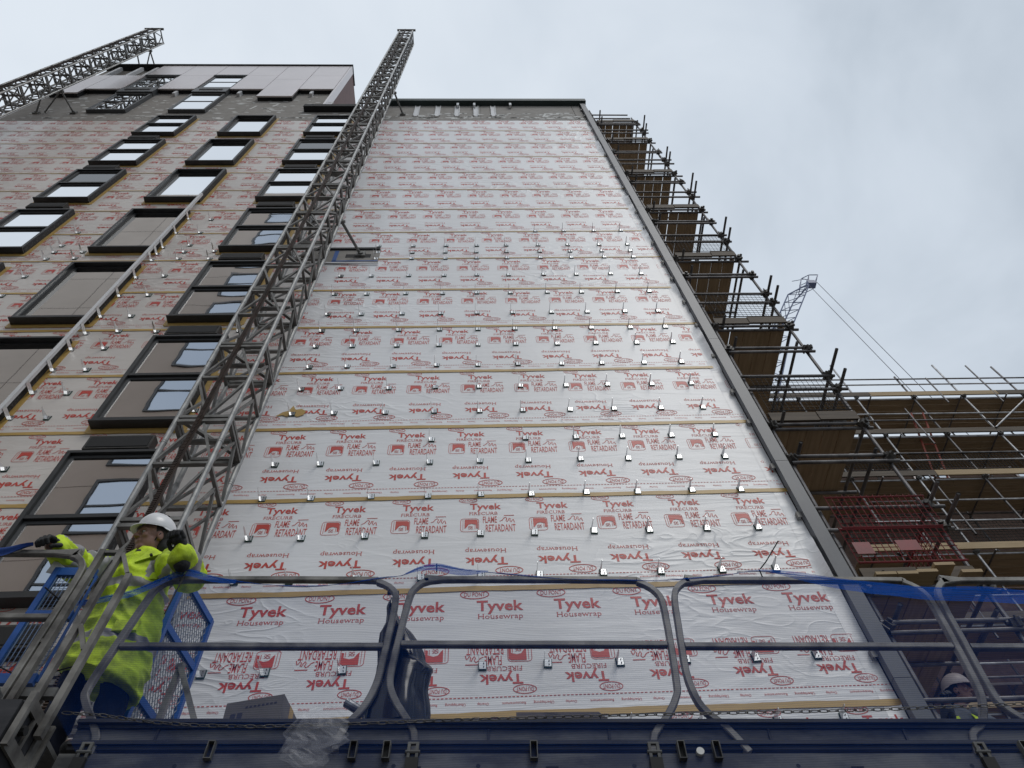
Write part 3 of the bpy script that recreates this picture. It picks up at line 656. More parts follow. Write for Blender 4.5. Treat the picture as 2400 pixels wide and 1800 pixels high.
guard_mesh(sa, (XO + .02, YS + .25, LV[0] + .05), (0, 1, 0), 2.4, .95, M['meshred'], r=.006)
b = MB(); b.box(XI + .1, XI + .3, YS - .1, YS - .094, 7.62, 7.8); b.build('guard_plate', M['meshred'], sa); b = MB(); b.box(XI + .6, XI + .85, YS - .1, YS - .094, 7.66, 7.82); b.build('guard_plate', M['meshred'], sa)
b = MB(); b.box(XO - .55, XO - .3, YS + 1.0, YS + 1.006, LV[2] + .15, LV[2] + .4); b.build('guard_plate', M['meshblk'], sa)
# stacked board ends on the lowest visible deck
b = MB()
for k, (x, dz) in enumerate(((4.10, 0), (4.33, .0), (4.55, .02), (4.78, .11), (5.02, .0))): b.box(x, x + .22, 5.86, 6.6, 7.16 + dz, 7.20 + dz)
b.build('loose_boards', M['woodP'], sa)

# ------------------------------------------------------------------ far scaffold and the brick house it clads
bh = thing('brick_house', 'brown brick building behind the wide scaffold at right', 'building', (18, 14.6, 0))
b = MB(); b.box(5.5, 34, 14.6, 24, 0, 21.25); b.build('wall', M['brick'], bh)
for x, z in ((11.2, 10.6), (14.2, 10.6), (17.4, 10.6), (13.1, 18.6), (16.3, 18.6), (19.5, 18.6), (14.2, 14.2), (17.4, 14.2)):
    b = MB(); b.box(x, x + 1.1, 14.55, 14.6, z, z + 1.5); b.box(x - .05, x + 1.15, 14.53, 14.6, z - .08, z - .002); w_ = b.build('window', M['clad'], bh)
    b = MB(); b.box(x + .07, x + 1.03, 14.54, 14.549, z + .07, z + 1.43); b.build('pane', M['glassf'], w_)
fs = thing('tube_scaffold', 'wide tube scaffold with toe boards and black mesh in front of the brick building', 'scaffold', (17, 13, 0))
YF = 13.0; X0 = 9.0; X1 = 27.5
stx = [9.95, 11.8, 13.62, 15.25, 17.2, 19.05, 20.9, 22.7, 24.5]
for i, x in enumerate(stx):
    for y in (YF, YF + 1.3):
        zt = 23.0 + .45 * sin(i * 2.3) if y == YF else 21.2
        b = MB(); b.tube((x, y, 0), (x, y, zt), .030 if y == YF else .0245, 8); b.build('standard', M['tubel' if i % 2 else 'tubed'], fs)
for x, z0, z1 in ((14.55, 20.9, 22.35), (13.0, 18.8, 20.6), (12.1, 15.1, 17.4), (18.1, 19.0, 20.8), (16.2, 15.2, 16.9), (16.3, 20.9, 23.1), (18.1, 21.0, 22.5), (10.8, 12.0, 15.5), (12.7, 8.2, 11.5), (14.4, 10.5, 12.6)):
    t1('standard', (x, YF - .06, z0), (x, YF - .06, z1), 'tubed', fs)
DZ = [21.35, 19.35, 17.4, 14.62, 12.5, 10.4, 8.3]
rr = random.Random(4)
for i, z in enumerate(DZ):
    b = MB()
    for k in range(5):
        x = X0
        while x < X1: l = rr.uniform(2.6, 3.9); b.box(x, min(x + l, X1) - .01, YF + .05 + k * .24, YF + .05 + k * .24 + .225, z - .04, z - .002 * (k % 2)); x += l
    b.build('deck_boards', M['woodU'], fs)
    x = X0; q = 0
    while x < X1:
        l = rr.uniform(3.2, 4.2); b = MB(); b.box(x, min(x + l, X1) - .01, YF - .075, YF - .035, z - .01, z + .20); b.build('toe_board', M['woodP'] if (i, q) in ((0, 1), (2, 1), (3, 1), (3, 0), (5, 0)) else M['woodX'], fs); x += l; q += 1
    for k, dz in enumerate((.62, .95)):
        t1('guard_rail', (X0 + rr.uniform(0, 1), YF - .05, z + dz + .05), (X1, YF - .05, z + dz - .04), 'tubel' if k == i % 2 else 'tubed', fs)
    t1('ledger', (X0, YF + .03, z - .09), (X1, YF + .03, z - .10), 'tubel', fs); t1('ledger', (X0, YF + 1.27, z - .09), (X1, YF + 1.27, z - .09), 'tubed', fs)
    if i in (2, 3): t1('ledger', (X0 + 1, YF - .04, z - 1.0), (X1, YF - .04, z - 1.05), 'tubel', fs)
    x = X0 + .3
    while x < X1: b = MB(); b.tube((x, YF - .15, z - .14), (x, YF + 1.4, z - .14), .0245, 6); b.build('putlog', M['tubed'], fs); x += 1.45
    if i in (2, 3): 
        x = X0
        for q in range(4): guard_mesh(fs, (x, YF - .02, z + .2), (1, 0, 0), 2.9, .82, M['meshblk'], st=.10, r=.009); x += 3.0
    for x in stx[:7]:
        coupler(fs, x, YF - .04, z - .08, .9)
t1('brace', (9.9, YF - .12, 8.4), (13.7, YF - .12, 12.4), 'tubel', fs); t1('brace', (11.8, YF + 1.35, 9), (17.2, YF + 1.35, 14.6), 'tubed', fs)
t1('brace', (15.2, YF - .1, 19.5), (17.9, YF - .1, 21.7), 'tubel', fs); t1('brace', (17.2, YF - .1, 17.3), (19.9, YF - .1, 19.2), 'tubed', fs)
ld = thing('ladder', 'red pole ladder leaning between two decks of the wide scaffold', 'ladder', (12.9, 13.2, 17.45))
for x in (12.62, 12.98): b = MB(); b.tube((x, 13.55, 17.42), (x + .45, 12.93, 20.35), .03, 6); b.build('stile', M['redp'], ld)
for i in range(9):
    f = (i + .5) / 9.5; b = MB(); b.tube((12.62 + .45 * f, 13.55 - .62 * f, 17.42 + 2.93 * f), (12.98 + .45 * f, 13.55 - .62 * f, 17.42 + 2.93 * f), .016, 6); b.build('rung', M['redp'], ld)

# ------------------------------------------------------------------ luffing crane far behind
cr = thing('tower_crane', 'slender blue grey crane jib with two hoist ropes beyond the scaffold', 'crane', (6, 40, 0))
b = MB()
A = [(8, 40, 25), (33.1, 40, 76.8), (37.9, 40, 85.5), (41.3, 40, 88.3)]; B_ = [(10.5, 40, 23), (35.6, 40, 77.5), (40.0, 40, 85.4), (41.55, 40, 88.25)]; C_ = [(9, 41.2, 24.5), (34.2, 41.2, 77.5), (38.8, 41.2, 85.6), (41.5, 40.3, 88.4)]
def lerp(P, t):
    n = len(P) - 1; t = min(t * n, n - 1e-6); i = int(t); return Vector(P[i]).lerp(Vector(P[i + 1]), t - i)
for P in (A, B_, C_):
    for i in range(3): b.tube(P[i], P[i + 1], .085, 6)
nb = 0
for seg, n in ((0, 20), (1, 4), (2, 2)):
    for i in range(n):
        f0, f1 = i / n, (i + 1) / n; g = lambda P, f: Vector(P[seg]).lerp(Vector(P[seg + 1]), f)
        b.tube(g(A, f0), g(B_, f1), .045, 5); b.tube(g(A, f0), g(B_, f0), .04, 5); b.tube(g(C_, f0), g(A, f1), .04, 5); b.tube(g(B_, f0), g(C_, f1), .04, 5)
b.build('jib', M['crane'], cr)
b = MB(); tip = [(40.2, 40, 87.6), (41.3, 40, 90.2), (42.7, 40, 91.3), (43.85, 40, 91.3), (42.75, 40, 89.3), (41.5, 40, 88.3)]
for i in range(6):
    p = Vector(tip[i]); q = Vector(tip[(i + 1) % 6]); b.tube(p, q, .06, 5); b.tube(p + Vector((0, 1, 0)), q + Vector((0, 1, 0)), .05, 5); b.tube(p, p + Vector((0, 1, 0)), .05, 5)
b.tube(tip[1], tip[4], .05, 5); b.tube(tip[5], tip[2], .05, 5); b.box(41.6, 42.6, 39.8, 40.6, 88.5, 89.3); b.tube((39.8, 40, 89.4), (41.5, 40, 90), .04, 5)
b.build('jib_head', M['crane'], cr)
b = MB(); b.box(5.5, 8.5, 38.5, 41.5, 0, 27); b.build('tower', M['crane'], cr)
for p in ((41.53, 40, 88.3), (42.87, 40, 89.1)):
    b = MB(); b.tube(p, (p[0] + 1.6, 40, 40), .035, 5); b.build('hoist_rope', M['rope'], cr)
# ------------------------------------------------------------------ work platform on the mast (everything tilts with it)
wp = thing('work_platform', 'long steel work platform with tube guardrails hung in front of the wrapped wall', 'platform', (0, 3.5, 4.0)); wp.rotation_euler = (0, .038, 0)
b = MB(); b.box(-2.02, 5.2, 3.465, 3.50, 3.972, 3.992, 0); b.box(-2.02, 5.2, 3.485, 3.53, 3.955, 3.9715, 0); b.box(-2.02, 5.2, 3.50, 3.53, 3.882, 3.9545, 1); b.box(-2.02, 5.2, 3.475, 3.56, 3.862, 3.8815, 0); b.box(-2.02, 5.2, 3.49, 3.53, 3.842, 3.8615, 0)
for x in (-1.62, -.72, .02, .62, 1.42, 2.1, 2.95): b.box(x, x + .012, 3.492, 3.4995, 3.882, 3.954, 0)
b.build('front_beam', [M['deck'], M['deckl']], wp)
b = MB(); b.box(-2.02, 5.2, 3.455, 3.53, 3.56, 3.798, 1)
for x in (-1.45, -.42, -.02, .72, 1.5, 2.33, 3.0): b.tube((x, 3.4545, 3.735), (x, 3.456, 3.735), .011, 10, 0)
for x in (-.35, .3, 1.75): b.box(x, x + .06, 3.452, 3.4549, 3.725, 3.732, 0)
b.build('lower_beam', [M['dark'], M['deckl']], wp)
b = MB()
for y0, y1 in ((3.76, 3.97), (3.98, 4.19), (4.20, 4.41), (4.42, 4.60)): b.box(-2.02, 5.2, y0, y1, 3.955, 3.985)
for x0, x1 in ((-2.02, -1.75), (-1.25, -.36), (.30, 5.2)): b.box(x0, x1, 3.54, 3.75, 3.955, 3.985)
b.build('deck_planks', M['deck'], wp)
for x in (-1.3, -.62, -.46, .245, .955, 1.125, 2.62):
    b = MB(); t = .004; x0, x1, z0, z1 = x - .018, x + .018, 3.755, 3.845
    b.box(x0, x1, 3.42, 3.455, z0, z0 + t); b.box(x0, x1, 3.42, 3.455, z1 - t, z1); b.box(x0, x0 + t, 3.42, 3.455, z0 + t, z1 - t); b.box(x1 - t, x1, 3.42, 3.455, z0 + t, z1 - t)
    b.box(x0 + t, x1 - t, 3.45, 3.4545, z0 + t, z1 - t, 1); b.build('tube_socket', [M['deckl'], M['dark']], wp)
b = MB(); b.tube((1.045, 3.435, 3.80), (1.045, 3.4549, 3.80), .019, 14); b.build('end_cap', M['filler'], wp)
def rail(pts, mids, y=3.5, mid_z=4.465, name='guardrail', se=.037):
    P = [(x, y, z) for x, z in pts]
    b = MB(); b.path(P, sec=(se, se)); r = b.build(name, M['rail'], wp)
    b = MB(); b.path([(mids[0], y, mid_z), (mids[1], y, mid_z)], sec=(se * .98, se * .98)); b.build('mid_rail', M['rail'], r)
    return r
def smooth2(pts, k=3):
    out = []
    for i in range(len(pts) - 1):
        p0 = pts[max(i - 1, 0)]; p1 = pts[i]; p2 = pts[i + 1]; p3 = pts[min(i + 2, len(pts) - 1)]
        for j in range(k):
            t = j / k; out.append(tuple(.5 * (2 * p1[a] + (p2[a] - p0[a]) * t + (2 * p0[a] - 5 * p1[a] + 4 * p2[a] - p3[a]) * t * t + (3 * p1[a] - p0[a] - 3 * p2[a] + p3[a]) * t ** 3) for a in (0, 1)))
    return out + [pts[-1]]
rail(smooth2([(-1.90, 3.80), (-1.90, 3.90), (-1.965, 4.0), (-2.05, 4.11), (-2.075, 4.2), (-2.04, 4.5), (-2.005, 4.78), (-1.985, 4.88), (-1.92, 4.945), (-1.82, 4.955), (-.78, 4.955), (-.66, 4.935), (-.565, 4.87), (-.54, 4.76), (-.56, 4.35), (-.575, 4.2), (-.62, 4.07), (-.70, 3.95), (-.72, 3.84)]), (-2.02, -.57), mid_z=4.46)
rail(smooth2([(-.335, 3.80), (-.345, 3.93), (-.40, 4.02), (-.47, 4.13), (-.505, 4.25), (-.49, 4.5), (-.465, 4.78), (-.44, 4.88), (-.37, 4.945), (-.27, 4.96), (.80, 4.96), (.92, 4.94), (1.015, 4.86), (1.04, 4.72), (1.02, 4.25), (1.0, 4.14), (.93, 4.02), (.85, 3.92), (.825, 3.80)]), (-.47, 1.01), mid_z=4.475)
rail(smooth2([(1.30, 3.83), (1.22, 3.96), (1.14, 4.05), (1.10, 4.14), (1.082, 4.3), (1.10, 4.6), (1.115, 4.80), (1.145, 4.89), (1.22, 4.95), (1.32, 4.96), (2.43, 4.96), (2.55, 4.94), (2.63, 4.86), (2.645, 4.72), (2.62, 4.25), (2.59, 4.1), (2.52, 3.98), (2.44, 3.92), (2.415, 3.80)]), (1.11, 2.61), mid_z=4.465)
rail(smooth2([(2.85, 3.83), (2.76, 3.99), (2.69, 4.08), (2.672, 4.18), (2.69, 4.5), (2.705, 4.78), (2.735, 4.89), (2.81, 4.95), (2.9, 4.96), (4.1, 4.96), (4.25, 4.9), (4.3, 4.8), (4.3, 3.8)]), (2.71, 4.28), mid_z=4.46)
rail(smooth2([(-4.1, 3.7), (-4.1, 4.8), (-4.0, 4.93), (-3.9, 4.94), (-2.54, 4.94), (-2.42, 4.915), (-2.345, 4.85), (-2.322, 4.74), (-2.322, 4.3), (-2.326, 3.86)]), (-4.08, -2.34), 3.27, 4.46)
for x in (-1.90, -.335, .825, 2.415):
    b = MB(); b.box(x - .027, x - .013, 3.44, 3.4545, 3.76, 3.84); b.box(x + .013, x + .027, 3.44, 3.4545, 3.76, 3.84); b.box(x - .027, x + .027, 3.44, 3.4545, 3.8405, 3.85); b.tube((x - .035, 3.445, 3.80), (x + .035, 3.445, 3.80), .009, 8)
    b.box(x - .03, x + .03, 3.43, 3.4545, 3.65, 3.765, 1); b.build('rail_clamp', [M['deckl'], M['dark']], wp)
# gate posts of the mast opening
for x, z1, y in ((-2.272, 4.965, 3.27), (-2.16, 4.965, 3.265), (-2.035, 4.76, 3.26)):
    b = MB(); b.bar((x, y, 3.75), (x, y, z1), .034, .034); b.build('gate_post', M['rail'], wp)
for p, q in (((-2.253, 3.27, 4.947), (-2.178, 3.27, 4.947)), ((-2.142, 3.265, 4.93), (-2.05, 3.262, 4.77)), ((-2.142, 3.265, 4.40), (-2.053, 3.262, 4.24)), ((-2.30, 3.27, 4.30), (-2.29, 3.27, 4.30))):
    b = MB(); b.bar(p, q, .022, .03); b.build('gate_brace', M['rail'], wp)
# end unit with its slotted side plate
b = MB()
b.hexa([(-2.066, 3.09, 3.60), (-2.052, 3.09, 3.60), (-2.052, 3.33, 3.60), (-2.066, 3.33, 3.60), (-2.066, 3.09, 3.665), (-2.052, 3.09, 3.665), (-2.052, 3.33, 3.665), (-2.066, 3.33, 3.665)], 0)
b.box(-2.066, -2.052, 3.09, 3.13, 3.665, 3.86, 0); b.box(-2.066, -2.052, 3.29, 3.33, 3.665, 3.86, 0); b.box(-2.066, -2.052, 3.13, 3.29, 3.80, 3.86, 0); b.box(-2.066, -2.052, 3.195, 3.215, 3.665, 3.80, 0)
b.box(-2.06, -2.03, 3.07, 3.0895, 3.60, 3.86, 0); b.box(-2.06, -2.03, 3.33, 3.345, 3.60, 3.86, 0)
b.tube((-2.09, 3.16, 3.72), (-2.04, 3.16, 3.72), .022, 8, 1)
b.build('side_plate', [M['rail'], M['dark']], wp)
b = MB(); b.box(-4.2, -2.07, 3.09, 3.42, 3.52, 3.80); b.box(-4.2, -2.07, 3.06, 3.09, 3.52, 3.81); b.build('end_unit_beam', M['deck'], wp)
b = MB(); b.box(-4.2, -2.07, 3.10, 3.60, 3.81, 3.835); b.box(-2.36, -2.27, 3.07, 3.2, 3.836, 3.93); b.box(-2.55, -2.1, 3.30, 3.335, 4.0, 4.05); b.build('end_unit_deck', M['deckl'], wp)

# ------------------------------------------------------------------ blue mesh guards round the mast
def frame_bar(b, p, q, w_=.04): b.bar(p, q, w_, w_, up=(1, 0, 0))
gd = thing('mesh_gate', 'blue framed diamond mesh gate standing open right of the worker', 'mesh gate', (-2.1, 4.2, 4.08))
g0 = Vector((-2.135, 4.13, 0)); g1 = Vector((-2.045, 4.60, 0)); gz0, gz1 = 4.09, 5.66
b = MB()
for z in (gz0 + .02, 4.70, 5.24, gz1): b.bar(g0 + Vector((0, 0, z)), g1 + Vector((0, 0, z)), .035, .055, up=(0, 0, 1))
for g in (g0, g1): b.bar(g + Vector((0, 0, gz0)), g + Vector((0, 0, gz1 + .02)), .04)
b.build('frame', M['bluep'], gd)
b = MB(); L_ = (g1 - g0).length; H_ = gz1 - gz0; ux = (g1 - g0).normalized(); st = .034
def clipline(c, sgn):
    # z = sgn * 1.9 * u + c inside the panel
    pts = []
    for u in (0, L_):
        z = sgn * 1.9 * u + c
        if 0 <= z <= H_: pts.append((u, z))
    for z in (0, H_):
        u = (z - c) / (sgn * 1.9)
        if 0 < u < L_: pts.append((u, z))
    return pts if len(pts) >= 2 else None
for sgn in (1, -1):
    c = -2.0
    while c < 4:
        p = clipline(c, sgn)
        if p:
            A0, A1 = p[0], p[1]; q0 = g0 + ux * A0[0] + Vector((0, 0, gz0 + A0[1])); q1 = g0 + ux * A1[0] + Vector((0, 0, gz0 + A1[1])); b.tube(q0, q1, .0036, 4)
        c += st * 1.9
b.build('wire_mesh', M['wire'], gd)
gd2 = thing('mesh_gate', 'blue framed wire gate behind the gloved hand, left of the worker', 'mesh gate', (-2.5, 3.42, 4.2))
b = MB()
b.bar((-2.56, 3.42, 4.26), (-2.54, 3.42, 5.06), .035); b.bar((-2.30, 3.425, 4.26), (-2.295, 3.425, 5.0), .012)
for z, a, c in ((4.28, -2.56, -2.29), (4.70, -2.55, -2.29), (5.03, -2.54, -2.29)): b.bar((a + .018, 3.42, z), (c - .018, 3.42, z - .01), .06, .03)
b.build('frame', M['bluep'], gd2)
b = MB()
for i in range(9): x = -2.53 + i * .026; b.tube((x, 3.415, 4.28), (x + .01, 3.415, 5.0), .0032, 4)
for i in range(24): z = 4.3 + i * .03; b.tube((-2.55, 3.419, z), (-2.31, 3.419, z), .002, 4)
b.build('wire_mesh', M['wirep'], gd2)
b = MB(); b.bar((-2.02, 4.3, 4.07), (-2.0, 4.3, 5.02), .036); b.bar((-1.985, 4.28, 5.0), (-1.50, 4.28, 4.07), .036); b.bar((-2.02, 4.3, 5.02), (-1.97, 4.28, 5.02), .036)
tag(b.build('trestle', M['rail']), 'grey steel A shaped trestle in front of the blue diamond mesh gate', 'trestle')

# ------------------------------------------------------------------ debris net
def net_mat():
    m = bpy.data.materials.new('blue_debris_net'); m.use_nodes = True; t = m.node_tree; n = t.nodes; L = t.links; b = n['Principled BSDF']
    b.inputs['Specular IOR Level'].default_value = 0.0; b.inputs['Base Color'].default_value = (0.009, 0.045, 0.20, 1); b.inputs['Roughness'].default_value = 0.6
    tr = n.new('ShaderNodeBsdfTransparent'); mx = n.new('ShaderNodeMixShader')
    tc = n.new('ShaderNodeTexCoord'); wv = n.new('ShaderNodeTexWave'); wv.wave_type = 'BANDS'; wv.bands_direction = 'Z'; wv.inputs['Scale'].default_value = 26; wv.inputs['Distortion'].default_value = .6; wv.inputs['Detail'].default_value = 1
    L.new(tc.outputs['Object'], wv.inputs[0])
    ns = n.new('ShaderNodeTexNoise'); ns.inputs['Scale'].default_value = 3.0; ns.inputs['Detail'].default_value = 4; L.new(tc.outputs['Object'], ns.inputs[0])
    mr = n.new('ShaderNodeMapRange'); mr.inputs[3].default_value = .09; mr.inputs[4].default_value = .29; L.new(wv.outputs[0], mr.inputs[0])
    ad = n.new('ShaderNodeMath'); ad.operation = 'MULTIPLY_ADD'; ad.inputs[1].default_value = .12; L.new(ns.outputs[0], ad.inputs[0]); 
    sb = n.new('ShaderNodeMath'); sb.operation = 'SUBTRACT'; sb.inputs[1].default_value = .055; L.new(mr.outputs[0], sb.inputs[0]); L.new(sb.outputs[0], ad.inputs[2])
    L.new(ad.outputs[0], mx.inputs[0]); L.new(tr.outputs[0], mx.inputs[1]); L.new(b.outputs[0], mx.inputs[2]); L.new(mx.outputs[0], n['Material Output'].inputs[0])
    return m
M['net'] = net_mat()
M['netf'] = net_mat(); _n = M['netf'].node_tree.nodes; M['netf'].name = 'doubled_blue_net'; _n['Principled BSDF'].inputs['Base Color'].default_value = (.012, .085, .40, 1)
for q in _n:
    if q.type == 'MAP_RANGE': q.inputs[3].default_value = .42; q.inputs[4].default_value = .70
M['hem'] = mat('blue_net_hem', (0.008, 0.045, 0.22), 0.6, c2=(0.012, 0.06, 0.27), scale=30)
top = [(-2.41, 4.81), (-2.27, 4.83), (-2.14, 4.86), (-2.04, 4.89), (-1.93, 4.97), (-1.82, 5.045), (-1.74, 5.04), (-1.6, 4.985), (-1.35, 4.915), (-1.1, 4.885), (-.85, 4.90), (-.6, 4.94), (-.48, 4.96), (-.38, 5.02), (-.27, 5.04), (-.1, 4.99), (.22, 4.93), (.52, 4.89), (.87, 4.87), (1.12, 4.87), (1.45, 4.885), (1.68, 4.915), (1.88, 4.88), (2.17, 4.82), (2.66, 4.75), (3.25, 4.69), (4.3, 4.62)]
bot = [(-2.41, 4.30), (-2.36, 4.28), (-2.28, 4.24), (-2.15, 4.11), (-1.96, 3.89), (-1.8, 3.70), (-1.5, 3.66), (4.3, 3.5)]
def interp(P, x):
    if x <= P[0][0]: return P[0][1]
    for (a, z0), (c, z1) in zip(P, P[1:]):
        if x <= c: return z0 + (z1 - z0) * (x - a) / (c - a)
    return P[-1][1]
top_s = smooth2(top, 4)
dn = thing('debris_net', 'translucent blue debris netting tied along the platform guardrails', 'netting', (0, 3.44, 4))
b = MB()
def yn(x, z): return 3.448 - .004 * sin(x * 9 + z * 4) - .008 * max(0, sin(x * 4.1)) - .012 * max(0., 1 - abs(z - 4.5) * 2.0) * sin(x * 2.2 + 1) ** 2
def nf(u, v):
    x = -2.41 + (4.3 + 2.41) * u; zt = interp(top_s, x); zb = interp(bot, x)
    z = zb + (zt - zb) * v; return (x + .02 * (1 - v) * sin(v * 9) * max(0, 1 - (x + 2.41) * 4), yn(x, z), z)
b.grid(nf, 240, 24); b.build('sheet', M['net'], dn, smooth=True)
b = MB(); hp = [(x, yn(x, z) - .004, z) for x, z in top_s]; b.path(hp, r=[.004 + .002 * sin(i * .9) for i in range(len(hp))], n=6); b.build('hem', M['netf'], dn, smooth=True)
b = MB()
def fold(u, v):
    x = 1.55 + 2.75 * u; zt = interp(top_s, x); h = min(.11, .11 * (x - 1.55) / .75); return (x, yn(x, zt) - .014 - .006 * sin(x * 7 + v * 3), zt + .006 - h * v + .006 * sin(x * 11 + v))
b.grid(fold, 60, 5); b.build('folded_edge', M['netf'], dn, smooth=True)
def fold2(u, v):
    x = -2.41 + .95 * u; zt = interp(top_s, x); h = .03 + .035 * sin(u * pi); return (x, yn(x, zt) - .012 - .004 * sin(x * 17), zt + .004 - h * v)
b = MB(); b.grid(fold2, 40, 3); b.build('folded_edge', M['netf'], dn, smooth=True)
b = MB()
def fold3(u, v):
    x = -.46 + .5 * u; zt = interp(top_s, x); h = .012 + .055 * sin(u * pi); return (x, yn(x, zt) - .012 - .004 * sin(x * 17), zt + .006 - h * v)
b.grid(fold3, 30, 3); b.build('folded_edge', M['netf'], dn, smooth=True)
# scrap of the same net gathered on the far left rail
def scr(u, v): return (-3.2 + .55 * u, 3.235 - .012 * sin(u * 9 + v * 5), 5.09 - .03 * sin(u * 3) - (.13 - .1 * u) * v + .01 * sin(u * 14))
b = MB(); b.grid(scr, 20, 6); b.build('gathered_end', M['hem'], dn, smooth=True)
for p, q in (((-.275, 3.44, 5.045), (-.272, 3.44, 4.98)), ((-1.80, 3.44, 5.05), (-1.80, 3.44, 4.96)), ((1.70, 3.44, 4.925), (1.70, 3.44, 4.87)), ((1.705, 3.43, 4.925), (1.755, 3.42, 4.975)), ((1.755, 3.42, 4.975), (1.88, 3.40, 5.13)), ((-2.40, 3.44, 4.80), (-2.47, 3.30, 4.80)), ((-2.38, 3.44, 4.29), (-2.50, 3.3, 4.29)), ((-2.38, 3.44, 4.29), (-2.15, 3.43, 4.36)), ((-1.78, 3.43, 5.0), (-1.80, 3.43, 4.70)), ((-2.135, 3.24, 4.94), (-2.165, 3.24, 4.72))):
    b = MB(); b.tube(p, q, .0042, 5); b.build('cable_tie', M['dark'], dn)
# ------------------------------------------------------------------ safety chain
b = MB(); cz = [(-2.08, 4.075), (-1.89, 4.055), (-1.65, 4.01), (-1.4, 3.98), (-1.1, 3.962), (-.7, 3.96), (0, 3.962), (.6, 3.958), (1.2, 3.95), (1.6, 3.943), (2.0, 3.94), (2.6, 3.942), (3.4, 3.96)]
x = -2.08; i = 0
while x < 3.4:
    z = interp(cz, x); z2 = interp(cz, x + .044); pts = []
    L_ = .030; wd = .0085
    for k in range(12):
        t = 2 * pi * k / 12; a = L_ * cos(t); c = wd * sin(t)
        pts.append((x + .017 + a, 3.425 + (c if i % 2 else 0), (z + z2) / 2 + (z2 - z) * a / .034 + (0 if i % 2 else c)))
    b.path(pts, r=.0024, n=5, closed=True); x += .046; i += 1
tag(b.build('safety_chain', M['couple'], smooth=True), 'thin dark chain strung along the platform edge over the netting', 'chain')

# ------------------------------------------------------------------ things left on the platform
M['bag'] = mat('black_polythene', (0.004, 0.004, 0.005), 0.24, spec=0.45)
b = MB(); prof = [(4.91, -.545, .018, .018), (4.86, -.545, .03, .028), (4.80, -.54, .028, .03), (4.73, -.525, .042, .035), (4.66, -.505, .085, .045), (4.55, -.475, .115, .06), (4.45, -.455, .125, .065), (4.40, -.435, .15, .075), (4.34, -.445, .14, .08), (4.25, -.455, .135, .085), (4.12, -.46, .155, .095), (4.03, -.46, .15, .09)]
prof = [(z, x, a, c) for z, x, a, c in prof]
from mathutils import noise as mnoise
nn = 72; V = []
def pinterp(t):
    t = t * (len(prof) - 1); i = min(int(t), len(prof) - 2); f = t - i; return [prof[i][q] * (1 - f) + prof[i + 1][q] * f for q in range(4)]
def bagf(u, v):
    z, x, a, c = pinterp(v); th = u * 2 * pi
    k = 1 + .16 * sin(th * 5 + v * 2.2) * min(1, v * 3) * .6 + .12 * mnoise.noise(Vector((cos(th) * 2.2, sin(th) * 2.2, v * 2.5))) + .10 * abs(mnoise.noise(Vector((cos(th) * 5, sin(th) * 5, v * 3)))) + .09 * abs(mnoise.noise(Vector((cos(th) * 9 + v * 4, sin(th) * 9, v * 9))))
    return (x + a * cos(th) * k, 3.60 + c * sin(th) * k, z + .01 * sin(th * 3))
b.grid(bagf, nn, 48); b.tube((-.57, 3.53, 4.90), (-.50, 3.53, 4.905), .012, 8)
tag(b.build('bin_bag', M['bag'], smooth=True), 'crumpled black plastic sack tied to two touching rail posts', 'bin bag')
M['card'] = mat('brown_cardboard', (0.15, 0.138, 0.128), 0.85, c2=(0.20, 0.185, 0.17), scale=3); M['cardp'] = mat('blue_box_print', (0.05, 0.05, 0.075), 0.8)
bx = thing('cardboard_box', 'brown cardboard box standing on the platform behind the rail', 'box', (-1.28, 4.05, 4.04)); bx.rotation_euler = (0, R(-2), R(-9))
b = MB(); ROOT[bx.name] = (0, 0, 0); b.box(-.17, .17, -.14, .14, 0, .44); b.build('carton', M['card'], bx)
b = MB(); b.box(-.171, .171, -.03, .03, .4405, .442); b.box(.1702, .1712, -.03, .03, .36, .4402); b.build('packing_tape', M['tape'], bx)
b = MB(); b.box(-.13, -.10, -.1415, -.1404, .32, .36); b.box(-.09, -.06, -.1415, -.1404, .32, .36)
for i in range(8): b.box(-.05 + i * .024, -.035 + i * .024, -.1415, -.1404, .385, .397)
b.build('printed_marks', M['cardp'], bx)
def film_mat():
    m = bpy.data.materials.new('clear_plastic_film'); m.use_nodes = True; t = m.node_tree; n = t.nodes; L = t.links; b = n['Principled BSDF']
    b.inputs['Base Color'].default_value = (.62, .62, .66, 1); b.inputs['Roughness'].default_value = .16
    tr = n.new('ShaderNodeBsdfTransparent'); mx = n.new('ShaderNodeMixShader'); mx.inputs[0].default_value = .11
    L.new(tr.outputs[0], mx.inputs[1]); L.new(b.outputs[0], mx.inputs[2]); L.new(mx.outputs[0], n['Material Output'].inputs[0]); return m
M['film'] = film_mat()
b = MB(); Lf = [(4.085, -.745, -.705), (4.03, -.89, -.715), (3.96, -.905, -.655), (3.91, -.97, -.69), (3.86, -.93, -.64), (3.79, -.975, -.74), (3.75, -.90, -.72), (3.71, -.86, -.80)]
for lay in range(2):
    def filmf(u, v, lay=lay):
        t = v * (len(Lf) - 1); i = min(int(t), len(Lf) - 2); f = t - i; z, xa, xb = [Lf[i][q] * (1 - f) + Lf[i + 1][q] * f for q in range(3)]
        x = xa + (xb - xa) * u; p = Vector((x * 11, z * 11, lay * 4.)); q = mnoise.noise(p); q2 = abs(mnoise.noise(p * 1.7 + Vector((3, 1, 2))))
        return (x + .012 * q, 3.40 - .035 * lay + .035 * q + .03 * q2 * (1 - 2 * lay), z + .012 * mnoise.noise(p * .8) - .03 * (1 - v) * (1 - u) * 1.2)
    b.grid(filmf, 8 + lay, 11)
tag(b.build('plastic_film', M['film']), 'crumpled clear plastic film snagged on the platform front beam', 'plastic film')
